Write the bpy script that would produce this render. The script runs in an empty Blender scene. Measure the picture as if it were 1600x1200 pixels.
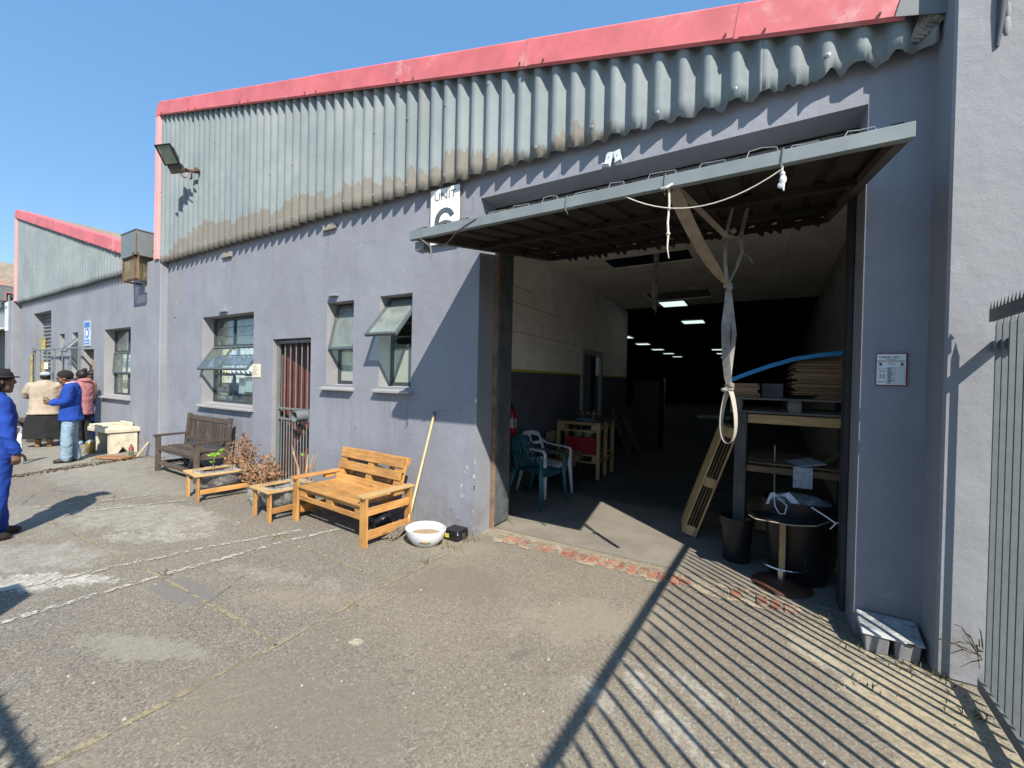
import bpy, bmesh, math, random
from mathutils import Vector, Matrix, Euler, noise
random.seed(7)
S = bpy.context.scene
COL = S.collection
R = math.radians
V = Vector

# ---------------------------------------------------------------- camera, sky, sun, exposure
cam_d = bpy.data.cameras.new('camera')
cam = bpy.data.objects.new('camera', cam_d); COL.objects.link(cam)
YAW, PIT, ROL = R(-30.33), R(-0.53), R(1.24)
fw = V((math.sin(YAW)*math.cos(PIT), math.cos(YAW)*math.cos(PIT), math.sin(PIT)))
rt = V((math.cos(YAW), -math.sin(YAW), 0)); up = rt.cross(fw)
rt2 = rt*math.cos(ROL) + up*math.sin(ROL); up2 = up*math.cos(ROL) - rt*math.sin(ROL)
cam.matrix_world = Matrix(((rt2.x, up2.x, -fw.x, 0), (rt2.y, up2.y, -fw.y, 0), (rt2.z, up2.z, -fw.z, 1.6), (0, 0, 0, 1)))
cam_d.sensor_width = 36.0; cam_d.lens = 650.5/1600*36.0
cam_d.clip_start = 0.05; cam_d.clip_end = 3000
S.camera = cam

SUN = V((1.2, -1.0, 1.5)).normalized()          # towards the sun
EL = math.asin(SUN.z); AZ = math.atan2(SUN.x, SUN.y)
W = bpy.data.worlds.new('World'); S.world = W; W.use_nodes = True
wn = W.node_tree.nodes; wn.clear()
sky = wn.new('ShaderNodeTexSky'); sky.sky_type = 'NISHITA'; sky.sun_disc = False
sky.sun_elevation = EL; sky.sun_rotation = AZ
sky.air_density = 1.0; sky.dust_density = 0.25; sky.ozone_density = 0.8; sky.altitude = 0
bg = wn.new('ShaderNodeBackground'); bg.inputs[1].default_value = 0.14
wo = wn.new('ShaderNodeOutputWorld')
mxs = wn.new('ShaderNodeMix'); mxs.data_type = 'RGBA'; mxs.inputs[0].default_value = .6; mxs.inputs[7].default_value = (.60, 1.78, 3.5, 1)   # an even clear blue
W.node_tree.links.new(sky.outputs[0], mxs.inputs[6]); W.node_tree.links.new(mxs.outputs[2], bg.inputs[0]); W.node_tree.links.new(bg.outputs[0], wo.inputs[0])
sd = bpy.data.lights.new('sun', 'SUN'); sd.energy = 4.7; sd.angle = R(0.53); sd.color = (1.0, 0.93, 0.825)
sun = bpy.data.objects.new('sun', sd); COL.objects.link(sun)
sun.rotation_euler = SUN.to_track_quat('Z', 'Y').to_euler(); sun.location = (20, -20, 30)
S.view_settings.view_transform = 'Standard'; S.view_settings.look = 'None'
S.view_settings.exposure = 0.76; S.view_settings.gamma = 1.0
S.view_settings.use_curve_mapping = False
S.cycles.use_denoising = True
S.cycles.max_bounces = 8; S.cycles.transparent_max_bounces = 24

# ---------------------------------------------------------------- material kit
class NT:
    def __init__(s, name):
        s.m = bpy.data.materials.new(name); s.m.use_nodes = True
        s.t = s.m.node_tree; s.t.nodes.clear()
        s.out = s.t.nodes.new('ShaderNodeOutputMaterial')
        s.b = s.t.nodes.new('ShaderNodeBsdfPrincipled'); s.link(s.b.outputs[0], s.out.inputs[0])
        s._tc = None
    def link(s, a, b): s.t.links.new(a, b)
    def put(s, inp, v):
        if hasattr(v, 'is_linked') or isinstance(v, bpy.types.NodeSocket): s.link(v, inp)
        elif isinstance(v, (tuple, list)) and len(v) == 3 and inp.type == 'RGBA': inp.default_value = (*v, 1)
        else: inp.default_value = v
    def tc(s):
        if not s._tc: s._tc = s.t.nodes.new('ShaderNodeTexCoord')
        return s._tc.outputs['Object']
    def mp(s, loc=(0, 0, 0), rot=(0, 0, 0), sc=(1, 1, 1), vec=None):
        n = s.t.nodes.new('ShaderNodeMapping'); s.link(vec or s.tc(), n.inputs[0])
        n.inputs[1].default_value = loc; n.inputs[2].default_value = rot; n.inputs[3].default_value = sc
        return n.outputs[0]
    def noise(s, sc, det=4, ro=.6, vec=None, dist=0, col=False):
        n = s.t.nodes.new('ShaderNodeTexNoise'); s.link(vec or s.tc(), n.inputs['Vector'])
        n.inputs['Scale'].default_value = sc; n.inputs['Detail'].default_value = det
        n.inputs['Roughness'].default_value = ro; n.inputs['Distortion'].default_value = dist
        return n.outputs['Color' if col else 'Fac']
    def vor(s, sc, vec=None, feat='F1', out='Distance', rnd=1):
        n = s.t.nodes.new('ShaderNodeTexVoronoi'); n.feature = feat; s.link(vec or s.tc(), n.inputs['Vector'])
        n.inputs['Scale'].default_value = sc; n.inputs['Randomness'].default_value = rnd
        return n.outputs[out]
    def math(s, op, a, b=0.0, c=0.0, clamp=False):
        n = s.t.nodes.new('ShaderNodeMath'); n.operation = op; n.use_clamp = clamp
        for i, v in enumerate((a, b, c)): s.put(n.inputs[i], v)
        return n.outputs[0]
    def ss(s, x, lo, hi, a=0.0, b=1.0):
        n = s.t.nodes.new('ShaderNodeMapRange'); n.interpolation_type = 'SMOOTHSTEP'
        s.put(n.inputs[0], x)
        if lo > hi: lo, hi, a, b = hi, lo, b, a
        for i, v in enumerate((lo, hi, a, b)): n.inputs[i+1].default_value = v
        return n.outputs[0]
    def mix(s, f, a, b, mode='MIX'):
        n = s.t.nodes.new('ShaderNodeMix'); n.data_type = 'RGBA'; n.blend_type = mode
        s.put(n.inputs[0], f); s.put(n.inputs[6], a); s.put(n.inputs[7], b)
        return n.outputs[2]
    def xyz(s, vec=None):
        n = s.t.nodes.new('ShaderNodeSeparateXYZ'); s.link(vec or s.tc(), n.inputs[0]); return n.outputs
    def scale(s, c, f):
        n = s.t.nodes.new('ShaderNodeVectorMath'); n.operation = 'SCALE'
        s.put(n.inputs[0], c); s.put(n.inputs[3], f); return n.outputs[0]
    def rnd(s): return s.t.nodes.new('ShaderNodeObjectInfo').outputs['Random']
    def bump(s, h, st=.3, d=.01, nrm=None):
        n = s.t.nodes.new('ShaderNodeBump'); n.inputs['Strength'].default_value = st
        n.inputs['Distance'].default_value = d; s.put(n.inputs['Height'], h)
        if nrm: s.link(nrm, n.inputs['Normal'])
        return n.outputs[0]
    def fin(s, col, rough=.6, metal=0, nrm=None, spec=.5, alpha=None):
        s.put(s.b.inputs['Base Color'], col); s.put(s.b.inputs['Roughness'], rough)
        s.b.inputs['Metallic'].default_value = metal; s.b.inputs['Specular IOR Level'].default_value = spec
        if nrm: s.link(nrm, s.b.inputs['Normal'])
        if alpha is not None: s.put(s.b.inputs['Alpha'], alpha)
        return s.m

def L(c): return tuple(((x/255)/12.92 if x <= 10 else ((x/255+.055)/1.055)**2.4) for x in c)
_mc = {}
def M(name, col, rough=.6, var=.18, vs=5, dirt=None, ds=2.5, dth=.55, bump=0, bs=60, metal=0, grain=0, rnd=0, spec=.4, bd=.004):
    """simple procedural material: tone drift, optional dirt patches, grain along local X, fine relief"""
    if name in _mc: return _mc[name]
    t = NT(name)
    vec = t.tc(); r = None
    if rnd or grain:
        r = t.rnd(); off = t.t.nodes.new('ShaderNodeVectorMath'); off.operation = 'ADD'
        t.link(vec, off.inputs[0]); sc = t.scale((17.0, 9.0, 5.0), r); t.link(sc, off.inputs[1]); vec = off.outputs[0]
    n1 = t.noise(vs, 5, .65, vec)
    c = t.mix(t.ss(n1, .3, .7), tuple(x*(1-var) for x in col), tuple(min(1, x*(1+var)) for x in col))
    h = None
    if grain:
        gv = t.mp(sc=(1.2, 22, 22), vec=vec); g = t.noise(2.6, 4, .6, gv, .6)
        c = t.mix(t.ss(g, .35, .68, 0, grain), c, tuple(x*.45 for x in col))
        kn = t.vor(3.2, t.mp(sc=(1, 3.2, 3.2), vec=vec)); c = t.mix(t.ss(kn, .13, .06, 0, .75), c, tuple(x*.25 for x in col))
        h = g
    if dirt:
        d = t.noise(ds, 6, .7, vec); c = t.mix(t.ss(d, dth, dth+.16), c, dirt)
    if rnd: c = t.scale(c, t.math('MULTIPLY_ADD', r, 2*rnd, 1-rnd))
    nrm = None
    if bump:
        hh = t.noise(bs, 4, .6, vec)
        if h is not None: hh = t.math('ADD', hh, h)
        nrm = t.bump(hh, bump, bd)
    _mc[name] = t.fin(c, rough, metal, nrm, spec); return t.m

def glass(name, tint=(.85, .93, .93), dirty=.12, refl=1.0, frost=0):
    t = NT(name); nodes = t.t.nodes
    tr = nodes.new('ShaderNodeBsdfTransparent'); tr.inputs[0].default_value = (*tint, 1)
    gl = nodes.new('ShaderNodeBsdfGlossy'); gl.inputs['Roughness'].default_value = .03
    df = nodes.new('ShaderNodeBsdfDiffuse'); df.inputs[0].default_value = (.55, .58, .52, 1)
    ge = nodes.new('ShaderNodeNewGeometry'); dp = nodes.new('ShaderNodeVectorMath'); dp.operation = 'DOT_PRODUCT'
    t.link(ge.outputs['Normal'], dp.inputs[0]); t.link(ge.outputs['Incoming'], dp.inputs[1])
    fr = t.math('MULTIPLY_ADD', t.math('POWER', t.math('SUBTRACT', 1.0, t.math('ABSOLUTE', dp.outputs['Value'])), 5.0), .95, .045)   # Schlick, same from both sides
    m1 = nodes.new('ShaderNodeMixShader'); t.link(t.math('MULTIPLY', fr, refl, clamp=True), m1.inputs[0])
    t.link(tr.outputs[0], m1.inputs[1]); t.link(gl.outputs[0], m1.inputs[2])
    m2 = nodes.new('ShaderNodeMixShader')
    f = t.ss(t.noise(6, 5, .7), .35, .8, dirty*.4 + frost, min(1, dirty + frost)); t.link(f, m2.inputs[0])
    t.link(m1.outputs[0], m2.inputs[1]); t.link(df.outputs[0], m2.inputs[2])
    t.link(m2.outputs[0], t.out.inputs[0]); return t.m

# ---------------------------------------------------------------- object kit
WM = {}
def reg(o, parent=None, mw=None):
    COL.objects.link(o)
    mw = mw or Matrix.Identity(4); WM[o.name] = mw
    if parent:
        o.parent = parent; o.matrix_parent_inverse = WM[parent.name].inverted()
    o.matrix_basis = mw
    return o
def tag(o, label=None, cat=None, group=None, kind=None):
    if label: o['label'] = label
    if cat: o['category'] = cat
    if group: o['group'] = group
    if kind: o['kind'] = kind
    return o
def thing(name, label, cat, loc=(0, 0, 0), rz=0, group=None):
    o = bpy.data.objects.new(name, None); o.empty_display_size = .2
    reg(o, None, Matrix.Translation(loc) @ Matrix.Rotation(rz, 4, 'Z'))
    return tag(o, label, cat, group)
def kids(o): return [c for c in o.children]
def copy_thing(root, loc, rz=0, label=None, group=None):
    r = root.copy(); COL.objects.link(r); r.matrix_basis = Matrix.Translation(loc) @ Matrix.Rotation(rz, 4, 'Z')
    if label: r['label'] = label
    if group: r['group'] = group
    def rec(a, b):
        for ch in list(a.children):
            c = ch.copy(); COL.objects.link(c); c.parent = b; rec(ch, c)
    rec(root, r); WM[r.name] = r.matrix_basis.copy(); return r

class MB:
    def __init__(s): s.v = []; s.f = []; s.mi = []
    def add(s, vs, fs, m=0):
        o = len(s.v); s.v += [tuple(x) for x in vs]; s.f += [tuple(i+o for i in f) for f in fs]; s.mi += [m]*len(fs); return s
    def box(s, x0, x1, y0, y1, z0, z1, m=0):
        vs = [(x, y, z) for z in (z0, z1) for y in (y0, y1) for x in (x0, x1)]
        return s.add(vs, [(0, 2, 3, 1), (4, 5, 7, 6), (0, 1, 5, 4), (2, 6, 7, 3), (0, 4, 6, 2), (1, 3, 7, 5)], m)
    def beam(s, p, q, w, h, up=(0, 0, 1), m=0, w2=None, h2=None):
        p = V(p); q = V(q); x = (q-p).normalized(); u = V(up)
        if abs(x.dot(u.normalized())) > .99: u = V((0, 1, 0))
        y = u.cross(x).normalized(); z = x.cross(y)
        vs = []
        for c, ww, hh in ((p, w, h), (q, w2 or w, h2 or h)):
            vs += [c + y*a*ww/2 + z*b*hh/2 for a, b in ((-1, -1), (1, -1), (1, 1), (-1, 1))]
        return s.add(vs, [(3, 2, 1, 0), (4, 5, 6, 7), (0, 1, 5, 4), (1, 2, 6, 5), (2, 3, 7, 6), (3, 0, 4, 7)], m)
    def tube(s, pts, r, n=8, m=0, flat=1.0, side=None):
        pts = [V(p) for p in pts]; rs = r if isinstance(r, (list, tuple)) else [r]*len(pts)
        rings = []; pu = None
        for i, p in enumerate(pts):
            t = (pts[min(i+1, len(pts)-1)] - pts[max(i-1, 0)]).normalized()
            u = V(side) if side else (pu or V((0, 0, 1)))
            if abs(t.dot(u)) > .95: u = V((1, 0, 0)) if abs(t.x) < .9 else V((0, 1, 0))
            a = (u - t*u.dot(t)).normalized(); b = t.cross(a); pu = a
            rings.append([p + a*math.cos(2*math.pi*k/n)*rs[i] + b*math.sin(2*math.pi*k/n)*rs[i]*flat for k in range(n)])
        vs = [v for rr in rings for v in rr]; fs = []
        for i in range(len(pts)-1):
            for k in range(n): fs.append((i*n+k, i*n+(k+1) % n, (i+1)*n+(k+1) % n, (i+1)*n+k))
        fs += [tuple(range(n-1, -1, -1)), tuple((len(pts)-1)*n+k for k in range(n))]
        return s.add(vs, fs, m)
    def ribbon(s, pts, w, th, side, m=0):
        """flat band along pts; side = direction(s) of its width"""
        pts = [V(p) for p in pts]; vs = []
        for i, p in enumerate(pts):
            sd = V(side[i] if isinstance(side, list) else side).normalized()
            t = (pts[min(i+1, len(pts)-1)] - pts[max(i-1, 0)]).normalized(); nn = t.cross(sd).normalized()
            ww = w[i] if isinstance(w, (list, tuple)) else w
            vs += [p + sd*a*ww/2 + nn*b*th/2 for a, b in ((-1, -1), (1, -1), (1, 1), (-1, 1))]
        fs = [(3, 2, 1, 0), tuple(len(vs)-4+k for k in range(4))]
        for i in range(len(pts)-1):
            for k in range(4): fs.append((i*4+k, i*4+(k+1) % 4, i*4+4+(k+1) % 4, i*4+4+k))
        return s.add(vs, fs, m)
    def lathe(s, prof, c=(0, 0, 0), n=24, m=0, sx=1, sy=1, wob=None):
        vs = []; fs = []
        for i, (r, z) in enumerate(prof):
            for k in range(n):
                a = 2*math.pi*k/n; rr = r*(1 + (wob(a, z) if wob else 0))
                vs.append((c[0]+rr*math.cos(a)*sx, c[1]+rr*math.sin(a)*sy, c[2]+z))
        for i in range(len(prof)-1):
            for k in range(n): fs.append((i*n+k, i*n+(k+1) % n, (i+1)*n+(k+1) % n, (i+1)*n+k))
        fs.append(tuple(range(n-1, -1, -1))); fs.append(tuple((len(prof)-1)*n+k for k in range(n)))
        return s.add(vs, fs, m)
    def ball(s, c, r, n=10, m=0, sc=(1, 1, 1)):
        pr = [(math.sin(math.pi*i/n)*r + 1e-4, -math.cos(math.pi*i/n)*r) for i in range(n+1)]
        o = len(s.v); s.lathe(pr, (0, 0, 0), n*2, m)
        s.v[o:] = [(c[0]+x*sc[0], c[1]+y*sc[1], c[2]+z*sc[2]) for x, y, z in s.v[o:]]; return s
    def xf(s, mat): s.v = [tuple(mat @ V(v)) for v in s.v]; return s
    def mesh(s, name, mats, smooth=False, bevel=0, fix=True):
        me = bpy.data.meshes.new(name); me.from_pydata(s.v, [], s.f)
        if fix or bevel:
            bm = bmesh.new(); bm.from_mesh(me)
            for f, mi in zip(bm.faces, s.mi): f.material_index = mi
            if bevel: bmesh.ops.bevel(bm, geom=list(bm.edges), offset=bevel, segments=1, affect='EDGES', clamp_overlap=True)
            bmesh.ops.recalc_face_normals(bm, faces=bm.faces); bm.to_mesh(me); bm.free()
        if not (fix or bevel): me.polygons.foreach_set('material_index', s.mi)
        for mm in (mats if isinstance(mats, (list, tuple)) else [mats]): me.materials.append(mm)
        if smooth:
            me.polygons.foreach_set('use_smooth', [True]*len(me.polygons))
            if smooth != 'all': me.set_sharp_from_angle(angle=R(40))
        return me
    def build(s, name, mats, parent=None, smooth=False, bevel=0, fix=True, mw=None):
        return reg(bpy.data.objects.new(name, s.mesh(name, mats, smooth, bevel, fix)), parent, mw)

_pm = {}
def plank(name, p, q, w, t, mat, parent=None, up=(0, 0, 1), bevel=.003):
    """a board as its own object, local X along its length (so grain runs along it)"""
    p = V(p); q = V(q); ln = (q-p).length; x = (q-p).normalized(); u = V(up)
    if abs(x.dot(u.normalized())) > .99: u = V((0, 1, 0))
    y = u.cross(x).normalized(); z = x.cross(y)
    key = (round(ln, 3), round(w, 3), round(t, 3), mat.name, bevel)
    if key not in _pm:
        _pm[key] = MB().box(-ln/2, ln/2, -w/2, w/2, -t/2, t/2).mesh(name, mat, bevel=bevel)
    c = (p+q)/2
    mw = Matrix(((x.x, y.x, z.x, c.x), (x.y, y.y, z.y, c.y), (x.z, y.z, z.z, c.z), (0, 0, 0, 1)))
    return reg(bpy.data.objects.new(name, _pm[key]), parent, mw)

def text(name, body, size, loc, mat, parent, rot=(R(90), 0, 0), ext=.0008, bold=0, align='CENTER', sx=1):
    cu = bpy.data.curves.new(name, 'FONT'); cu.body = body; cu.size = size; cu.extrude = ext; cu.offset = bold
    cu.align_x = align; cu.align_y = 'CENTER'; cu.materials.append(mat); cu.resolution_u = 4
    tmp = bpy.data.objects.new(name, cu); COL.objects.link(tmp)
    me = bpy.data.meshes.new_from_object(tmp.evaluated_get(bpy.context.evaluated_depsgraph_get())); bpy.data.objects.remove(tmp)
    me.materials.clear(); me.materials.append(mat)
    o = bpy.data.objects.new(name, me)
    return reg(o, parent, Matrix.Translation(loc) @ Euler(rot).to_matrix().to_4x4() @ Matrix.Diagonal((sx, 1, 1, 1)))

def strip(name, pts, w, mat, z=.004, jit=.3, step=.08, kind='structure'):
    """thin ground strip with ragged edges"""
    mb = MB(); P = []
    for a, b in zip(pts[:-1], pts[1:]):
        a = V((*a, 0)); b = V((*b, 0)); n = max(2, int((b-a).length/step))
        for i in range(n): P.append(a.lerp(b, i/n))
    P.append(V((*pts[-1], 0))); vs = []
    for i, p in enumerate(P):
        t = (P[min(i+1, len(P)-1)] - P[max(i-1, 0)]).normalized(); sd = V((-t.y, t.x, 0))
        a, b = (w/2*(1+random.uniform(-jit, jit)) for _ in 'ab')
        vs += [(p.x+sd.x*a, p.y+sd.y*a, z), (p.x-sd.x*b, p.y-sd.y*b, z)]
    mb.add(vs, [(2*i, 2*i+2, 2*i+3, 2*i+1) for i in range(len(P)-1)])
    return tag(mb.build(name, mat), kind=kind)
def wall_grid(mb, x0, x1, z0, z1, yf, yb, holes, m=0, rm=0):
    """wall slab in the XZ plane with rectangular holes and their reveals"""
    xs = sorted({x0, x1, *[h[0] for h in holes], *[h[1] for h in holes]}); zs = sorted({z0, z1, *[h[2] for h in holes], *[h[3] for h in holes]})
    def hol(x, z): return any(h[0] < x < h[1] and h[2] < z < h[3] for h in holes)
    for a, b in zip(xs[:-1], xs[1:]):
        for c, d in zip(zs[:-1], zs[1:]):
            if hol((a+b)/2, (c+d)/2): continue
            mb.add([(a, yf, c), (b, yf, c), (b, yf, d), (a, yf, d)], [(0, 1, 2, 3)], m)
            mb.add([(a, yb, c), (b, yb, c), (b, yb, d), (a, yb, d)], [(3, 2, 1, 0)], m)
    for h in holes:
        a, b, c, d = h; m0 = m; m = rm if c > .5 or b-a < 1 else m0
        mb.add([(a, yf, c), (a, yb, c), (a, yb, d), (a, yf, d)], [(0, 1, 2, 3)], m)
        mb.add([(b, yf, c), (b, yb, c), (b, yb, d), (b, yf, d)], [(3, 2, 1, 0)], m)
        mb.add([(a, yf, d), (b, yf, d), (b, yb, d), (a, yb, d)], [(3, 2, 1, 0)], m)
        if c > z0: mb.add([(a, yf, c), (b, yf, c), (b, yb, c), (a, yb, c)], [(0, 1, 2, 3)], m)
        m = m0
    mb.add([(x0, yf, z1), (x1, yf, z1), (x1, yb, z1), (x0, yb, z1)], [(0, 1, 2, 3)], m)
    mb.add([(x0, yf, z0), (x0, yf, z1), (x0, yb, z1), (x0, yb, z0)], [(0, 1, 2, 3)], m)
    mb.add([(x1, yf, z0), (x1, yf, z1), (x1, yb, z1), (x1, yb, z0)], [(3, 2, 1, 0)], m)
    return mb
# ---------------------------------------------------------------- materials
def m_ground():
    t = NT('asphalt'); x = t.xyz()
    big = t.noise(.55, 5, .6); mid = t.noise(3.2, 6, .7); fine = t.noise(70, 3, .7); agg = t.vor(150, out='Color')
    agv = t.xyz(agg)[0]
    left = t.ss(x[0], -2.3, -2.55)                       # older coarse yard to the left, smoother driveway to the right
    c = t.mix(left, (.248, .212, .158), (.228, .200, .155))
    c = t.mix(t.ss(big, .35, .7, 0, .4), c, (.115, .108, .10))
    c = t.mix(t.ss(mid, .45, .75, 0, .35), c, (.24, .22, .185))
    # aggregate: pale and dark stones of about a centimetre
    st = t.math('MULTIPLY_ADD', left, .28, .32)
    c = t.mix(t.math('MULTIPLY', t.ss(agv, .74, .95), st), c, (.36, .335, .29))
    c = t.mix(t.math('MULTIPLY', t.ss(agv, .30, .05), st), c, (.06, .055, .05))
    c = t.mix(t.ss(fine, .35, .7, 0, .3), c, (.10, .095, .085))
    ag2 = t.xyz(t.vor(84, out='Color'))[1]
    c = t.mix(t.ss(ag2, .78, .97, 0, .25), c, (.42, .39, .33)); c = t.mix(t.ss(ag2, .25, .04, 0, .32), c, (.065, .058, .05))
    # white paint drops
    dv = t.vor(5.5); dm = t.math('MULTIPLY', t.ss(t.math('ADD', dv, t.math('MULTIPLY', t.noise(30, 2), .07)), .085, .06), t.ss(t.noise(.8, 2, .5), .53, .62))
    c = t.mix(t.math('MULTIPLY', dm, .6), c, (.44, .42, .37))
    ck = t.vor(.55, t.mp(vec=None, sc=(1, 1, 1)), 'DISTANCE_TO_EDGE'); ckn = t.math('MULTIPLY_ADD', t.math('SUBTRACT', t.noise(9, 4, .7), .5), .05, ck)
    c = t.mix(t.math('MULTIPLY', t.ss(ckn, .0065, .002), t.math('MULTIPLY', left, t.ss(t.noise(.9, 3, .5), .50, .60, 0, .6))), c, (.07, .06, .05))
    spk = t.vor(17); c = t.mix(t.math('MULTIPLY', t.ss(spk, .17, .10), t.ss(t.noise(2.3, 5, .7), .52, .66, 0, .75)), c, (.40, .38, .33))
    # cement wash, sandy drifts, spilt paint and oil: (centre, radii, angle, colour, strength, raggedness)
    P = [(-5.75, 1.95, .95, .42, .28, (.36, .345, .29), .85, .55), (-5.4, .95, .75, .28, .5, (.34, .33, .29), .8, .6),
         (-4.75, .80, .5, .16, .7, (.52, .51, .46), .95, .7), (-4.5, 1.0, .35, .1, .7, (.48, .47, .42), .8, 1.0), (-5.0, 1.75, .5, .14, .6, (.42, .41, .36), .7, 1.1), (-8.4, 2.3, 1.9, .45, .1, (.30, .29, .25), .7, .7),
         (-6.6, 1.3, 1.0, .4, .2, (.31, .30, .26), .6, .7), (-11.0, 2.6, 2.5, .7, .0, (.29, .28, .24), .5, .7),
         (-2.75, 1.85, .55, .16, .5, (.30, .25, .19), .6, .5), (-2.6, 3.15, .5, .22, .2, (.33, .28, .2), .6, .5),
         (-.34, 2.12, .34, .085, -.75, (.42, .40, .35), .75, 1.3), (-.22, 2.36, .20, .07, -.5, (.40, .39, .34), .7, 1.4),
         (-.66, 2.06, .14, .06, -.6, (.40, .38, .33), .65, 1.4), (.40, 3.02, .25, .07, -.8, (.44, .42, .36), .7, 1.1),
         (.75, 2.75, .30, .62, .25, (.40, .34, .23), .85, .55), (.55, 3.15, .45, .25, -.4, (.38, .33, .23), .8, .6),
         (-2.15, 3.75, .75, .16, -.12, (.36, .30, .2), .7, .5), (-1.1, 3.75, 1.9, .2, 0, (.30, .27, .21), .75, .4),
         (-1.15, 2.12, .10, .035, 1.1, (.12, .11, .10), .45, .7), (-1.6, 1.68, .06, .02, .4, (.10, .095, .09), .4, .9), (-2.0, 2.6, .5, .3, .4, (.17, .145, .11), .5, .8), (-.9, 2.7, .6, .25, .6, (.30, .26, .20), .45, .9), (-1.9, 1.2, .7, .25, .3, (.19, .165, .13), .5, .9),
         (-2.05, 1.7, .05, .035, .2, (.5, .47, .35), .8, .5), (-.5, 2.75, .06, .1, .3, (.11, .1, .09), .5, .5),
         (-3.6, 1.42, .36, .13, .1, (.17, .16, .15), .8, .3), (-3.3, 1.9, .5, .09, .3, (.33, .31, .27), .55, 1.0), (-3.05, 1.0, .4, .1, .4, (.3, .28, .23), .5, .8)]
    wob = t.math('MULTIPLY_ADD', t.noise(26, 5, .75), .55, t.math('MULTIPLY', t.noise(4.5, 7, .78), .8))
    wob2 = t.math('SUBTRACT', wob, .675)
    hole = t.ss(t.math('ADD', t.noise(38, 4, .7), t.math('MULTIPLY', t.noise(7, 4, .7), .8)), .72, 1.02)
    for cx, cy, rx, ry, an, col, stn, rag in P:
        ca, sa = math.cos(an), math.sin(an)
        dx = t.math('SUBTRACT', x[0], cx); dy = t.math('SUBTRACT', x[1], cy)
        u = t.math('ADD', t.math('MULTIPLY', dx, ca/rx), t.math('MULTIPLY', dy, sa/rx))
        w = t.math('ADD', t.math('MULTIPLY', dx, -sa/ry), t.math('MULTIPLY', dy, ca/ry))
        d = t.math('ADD', t.math('MULTIPLY', u, u), t.math('MULTIPLY', w, w))
        d = t.math('MULTIPLY_ADD', wob2, rag*9, d)
        k_ = t.ss(d, *((1.12, .72) if stn > .6 else (1.35, .4)), 0, stn); k_ = t.math('MULTIPLY', k_, t.math('MULTIPLY_ADD', hole, -.75, 1.0)) if stn > .5 and col[0] > .2 else k_
        c = t.mix(k_, c, col)
    hh = t.math('ADD', t.math('MULTIPLY', fine, .5), t.math('ADD', t.math('MULTIPLY', agv, .6), t.math('MULTIPLY', mid, 1.2)))
    return t.fin(c, .88, 0, t.bump(hh, .55, .006), .25)
def m_plaster(name, col, seed=0, rough=.72, sills=()):
    t = NT(name); v = t.mp(loc=(seed, seed*.7, 0))
    n = t.noise(1.3, 5, .6, v); c = t.mix(t.ss(n, .3, .72), tuple(a*.90 for a in col), tuple(a*1.07 for a in col))
    st = t.noise(2.0, 5, .65, t.mp(loc=(seed, 0, 0), sc=(2.2, 2.2, .22)))
    c = t.mix(t.ss(st, .50, .74, 0, .42), c, tuple(a*.74 for a in col))
    c = t.mix(t.ss(t.noise(.6, 4, .6, v), .45, .7, 0, .35), c, (col[0]*.92, col[1]*.9, col[2]*.86))
    ck = t.vor(.8, v, 'DISTANCE_TO_EDGE'); ckn = t.math('MULTIPLY_ADD', t.math('SUBTRACT', t.noise(7, 5, .75), .5), .08, ck)
    c = t.mix(t.math('MULTIPLY', t.ss(ckn, .004, .001), t.ss(t.noise(.7, 3, .5, v), .55, .65, 0, .3)), c, tuple(a*.5 for a in col))
    c = t.mix(t.ss(t.noise(5.0, 6, .72, v), .63, .70, 0, .38), c, tuple(min(1, a*1.35) for a in col))       # scuffs
    z = t.xyz()[2]
    x_ = t.xyz()[0]; run = t.noise(3.0, 4, .7, t.mp(sc=(9, 1, .35)))                                         # rain runs below the sills
    for a, b, s_ in sills:
        k = t.math('MULTIPLY', t.math('MULTIPLY', t.ss(x_, a-.08, a+.06), t.ss(x_, b+.10, b-.06)), t.math('MULTIPLY', t.ss(z, s_-.95, s_-.12), t.ss(z, s_+.01, s_-.01)))
        c = t.mix(t.math('MULTIPLY', k, t.ss(run, .42, .66, 0, .55)), c, tuple(q*.62 for q in col))
    spl = t.math('MULTIPLY', t.ss(z, .50, .02), t.ss(t.noise(6, 5, .7), .38, .66))                           # mud splashed up from the ground
    c = t.mix(t.math('MULTIPLY', spl, .65), c, (.165, .148, .125))
    vv = t.vor(2.6, v); c = t.mix(t.ss(vv, .016, .010, 0, .8), c, (.05, .05, .06))                           # nail holes
    h = t.math('ADD', t.noise(16, 4, .6), t.math('MULTIPLY', t.noise(120, 3, .7), .35))
    h = t.math('ADD', h, t.math('MULTIPLY', t.noise(2.2, 3, .5), 4.0))
    return t.fin(c, rough, 0, t.bump(h, .38, .010), .35)
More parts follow.
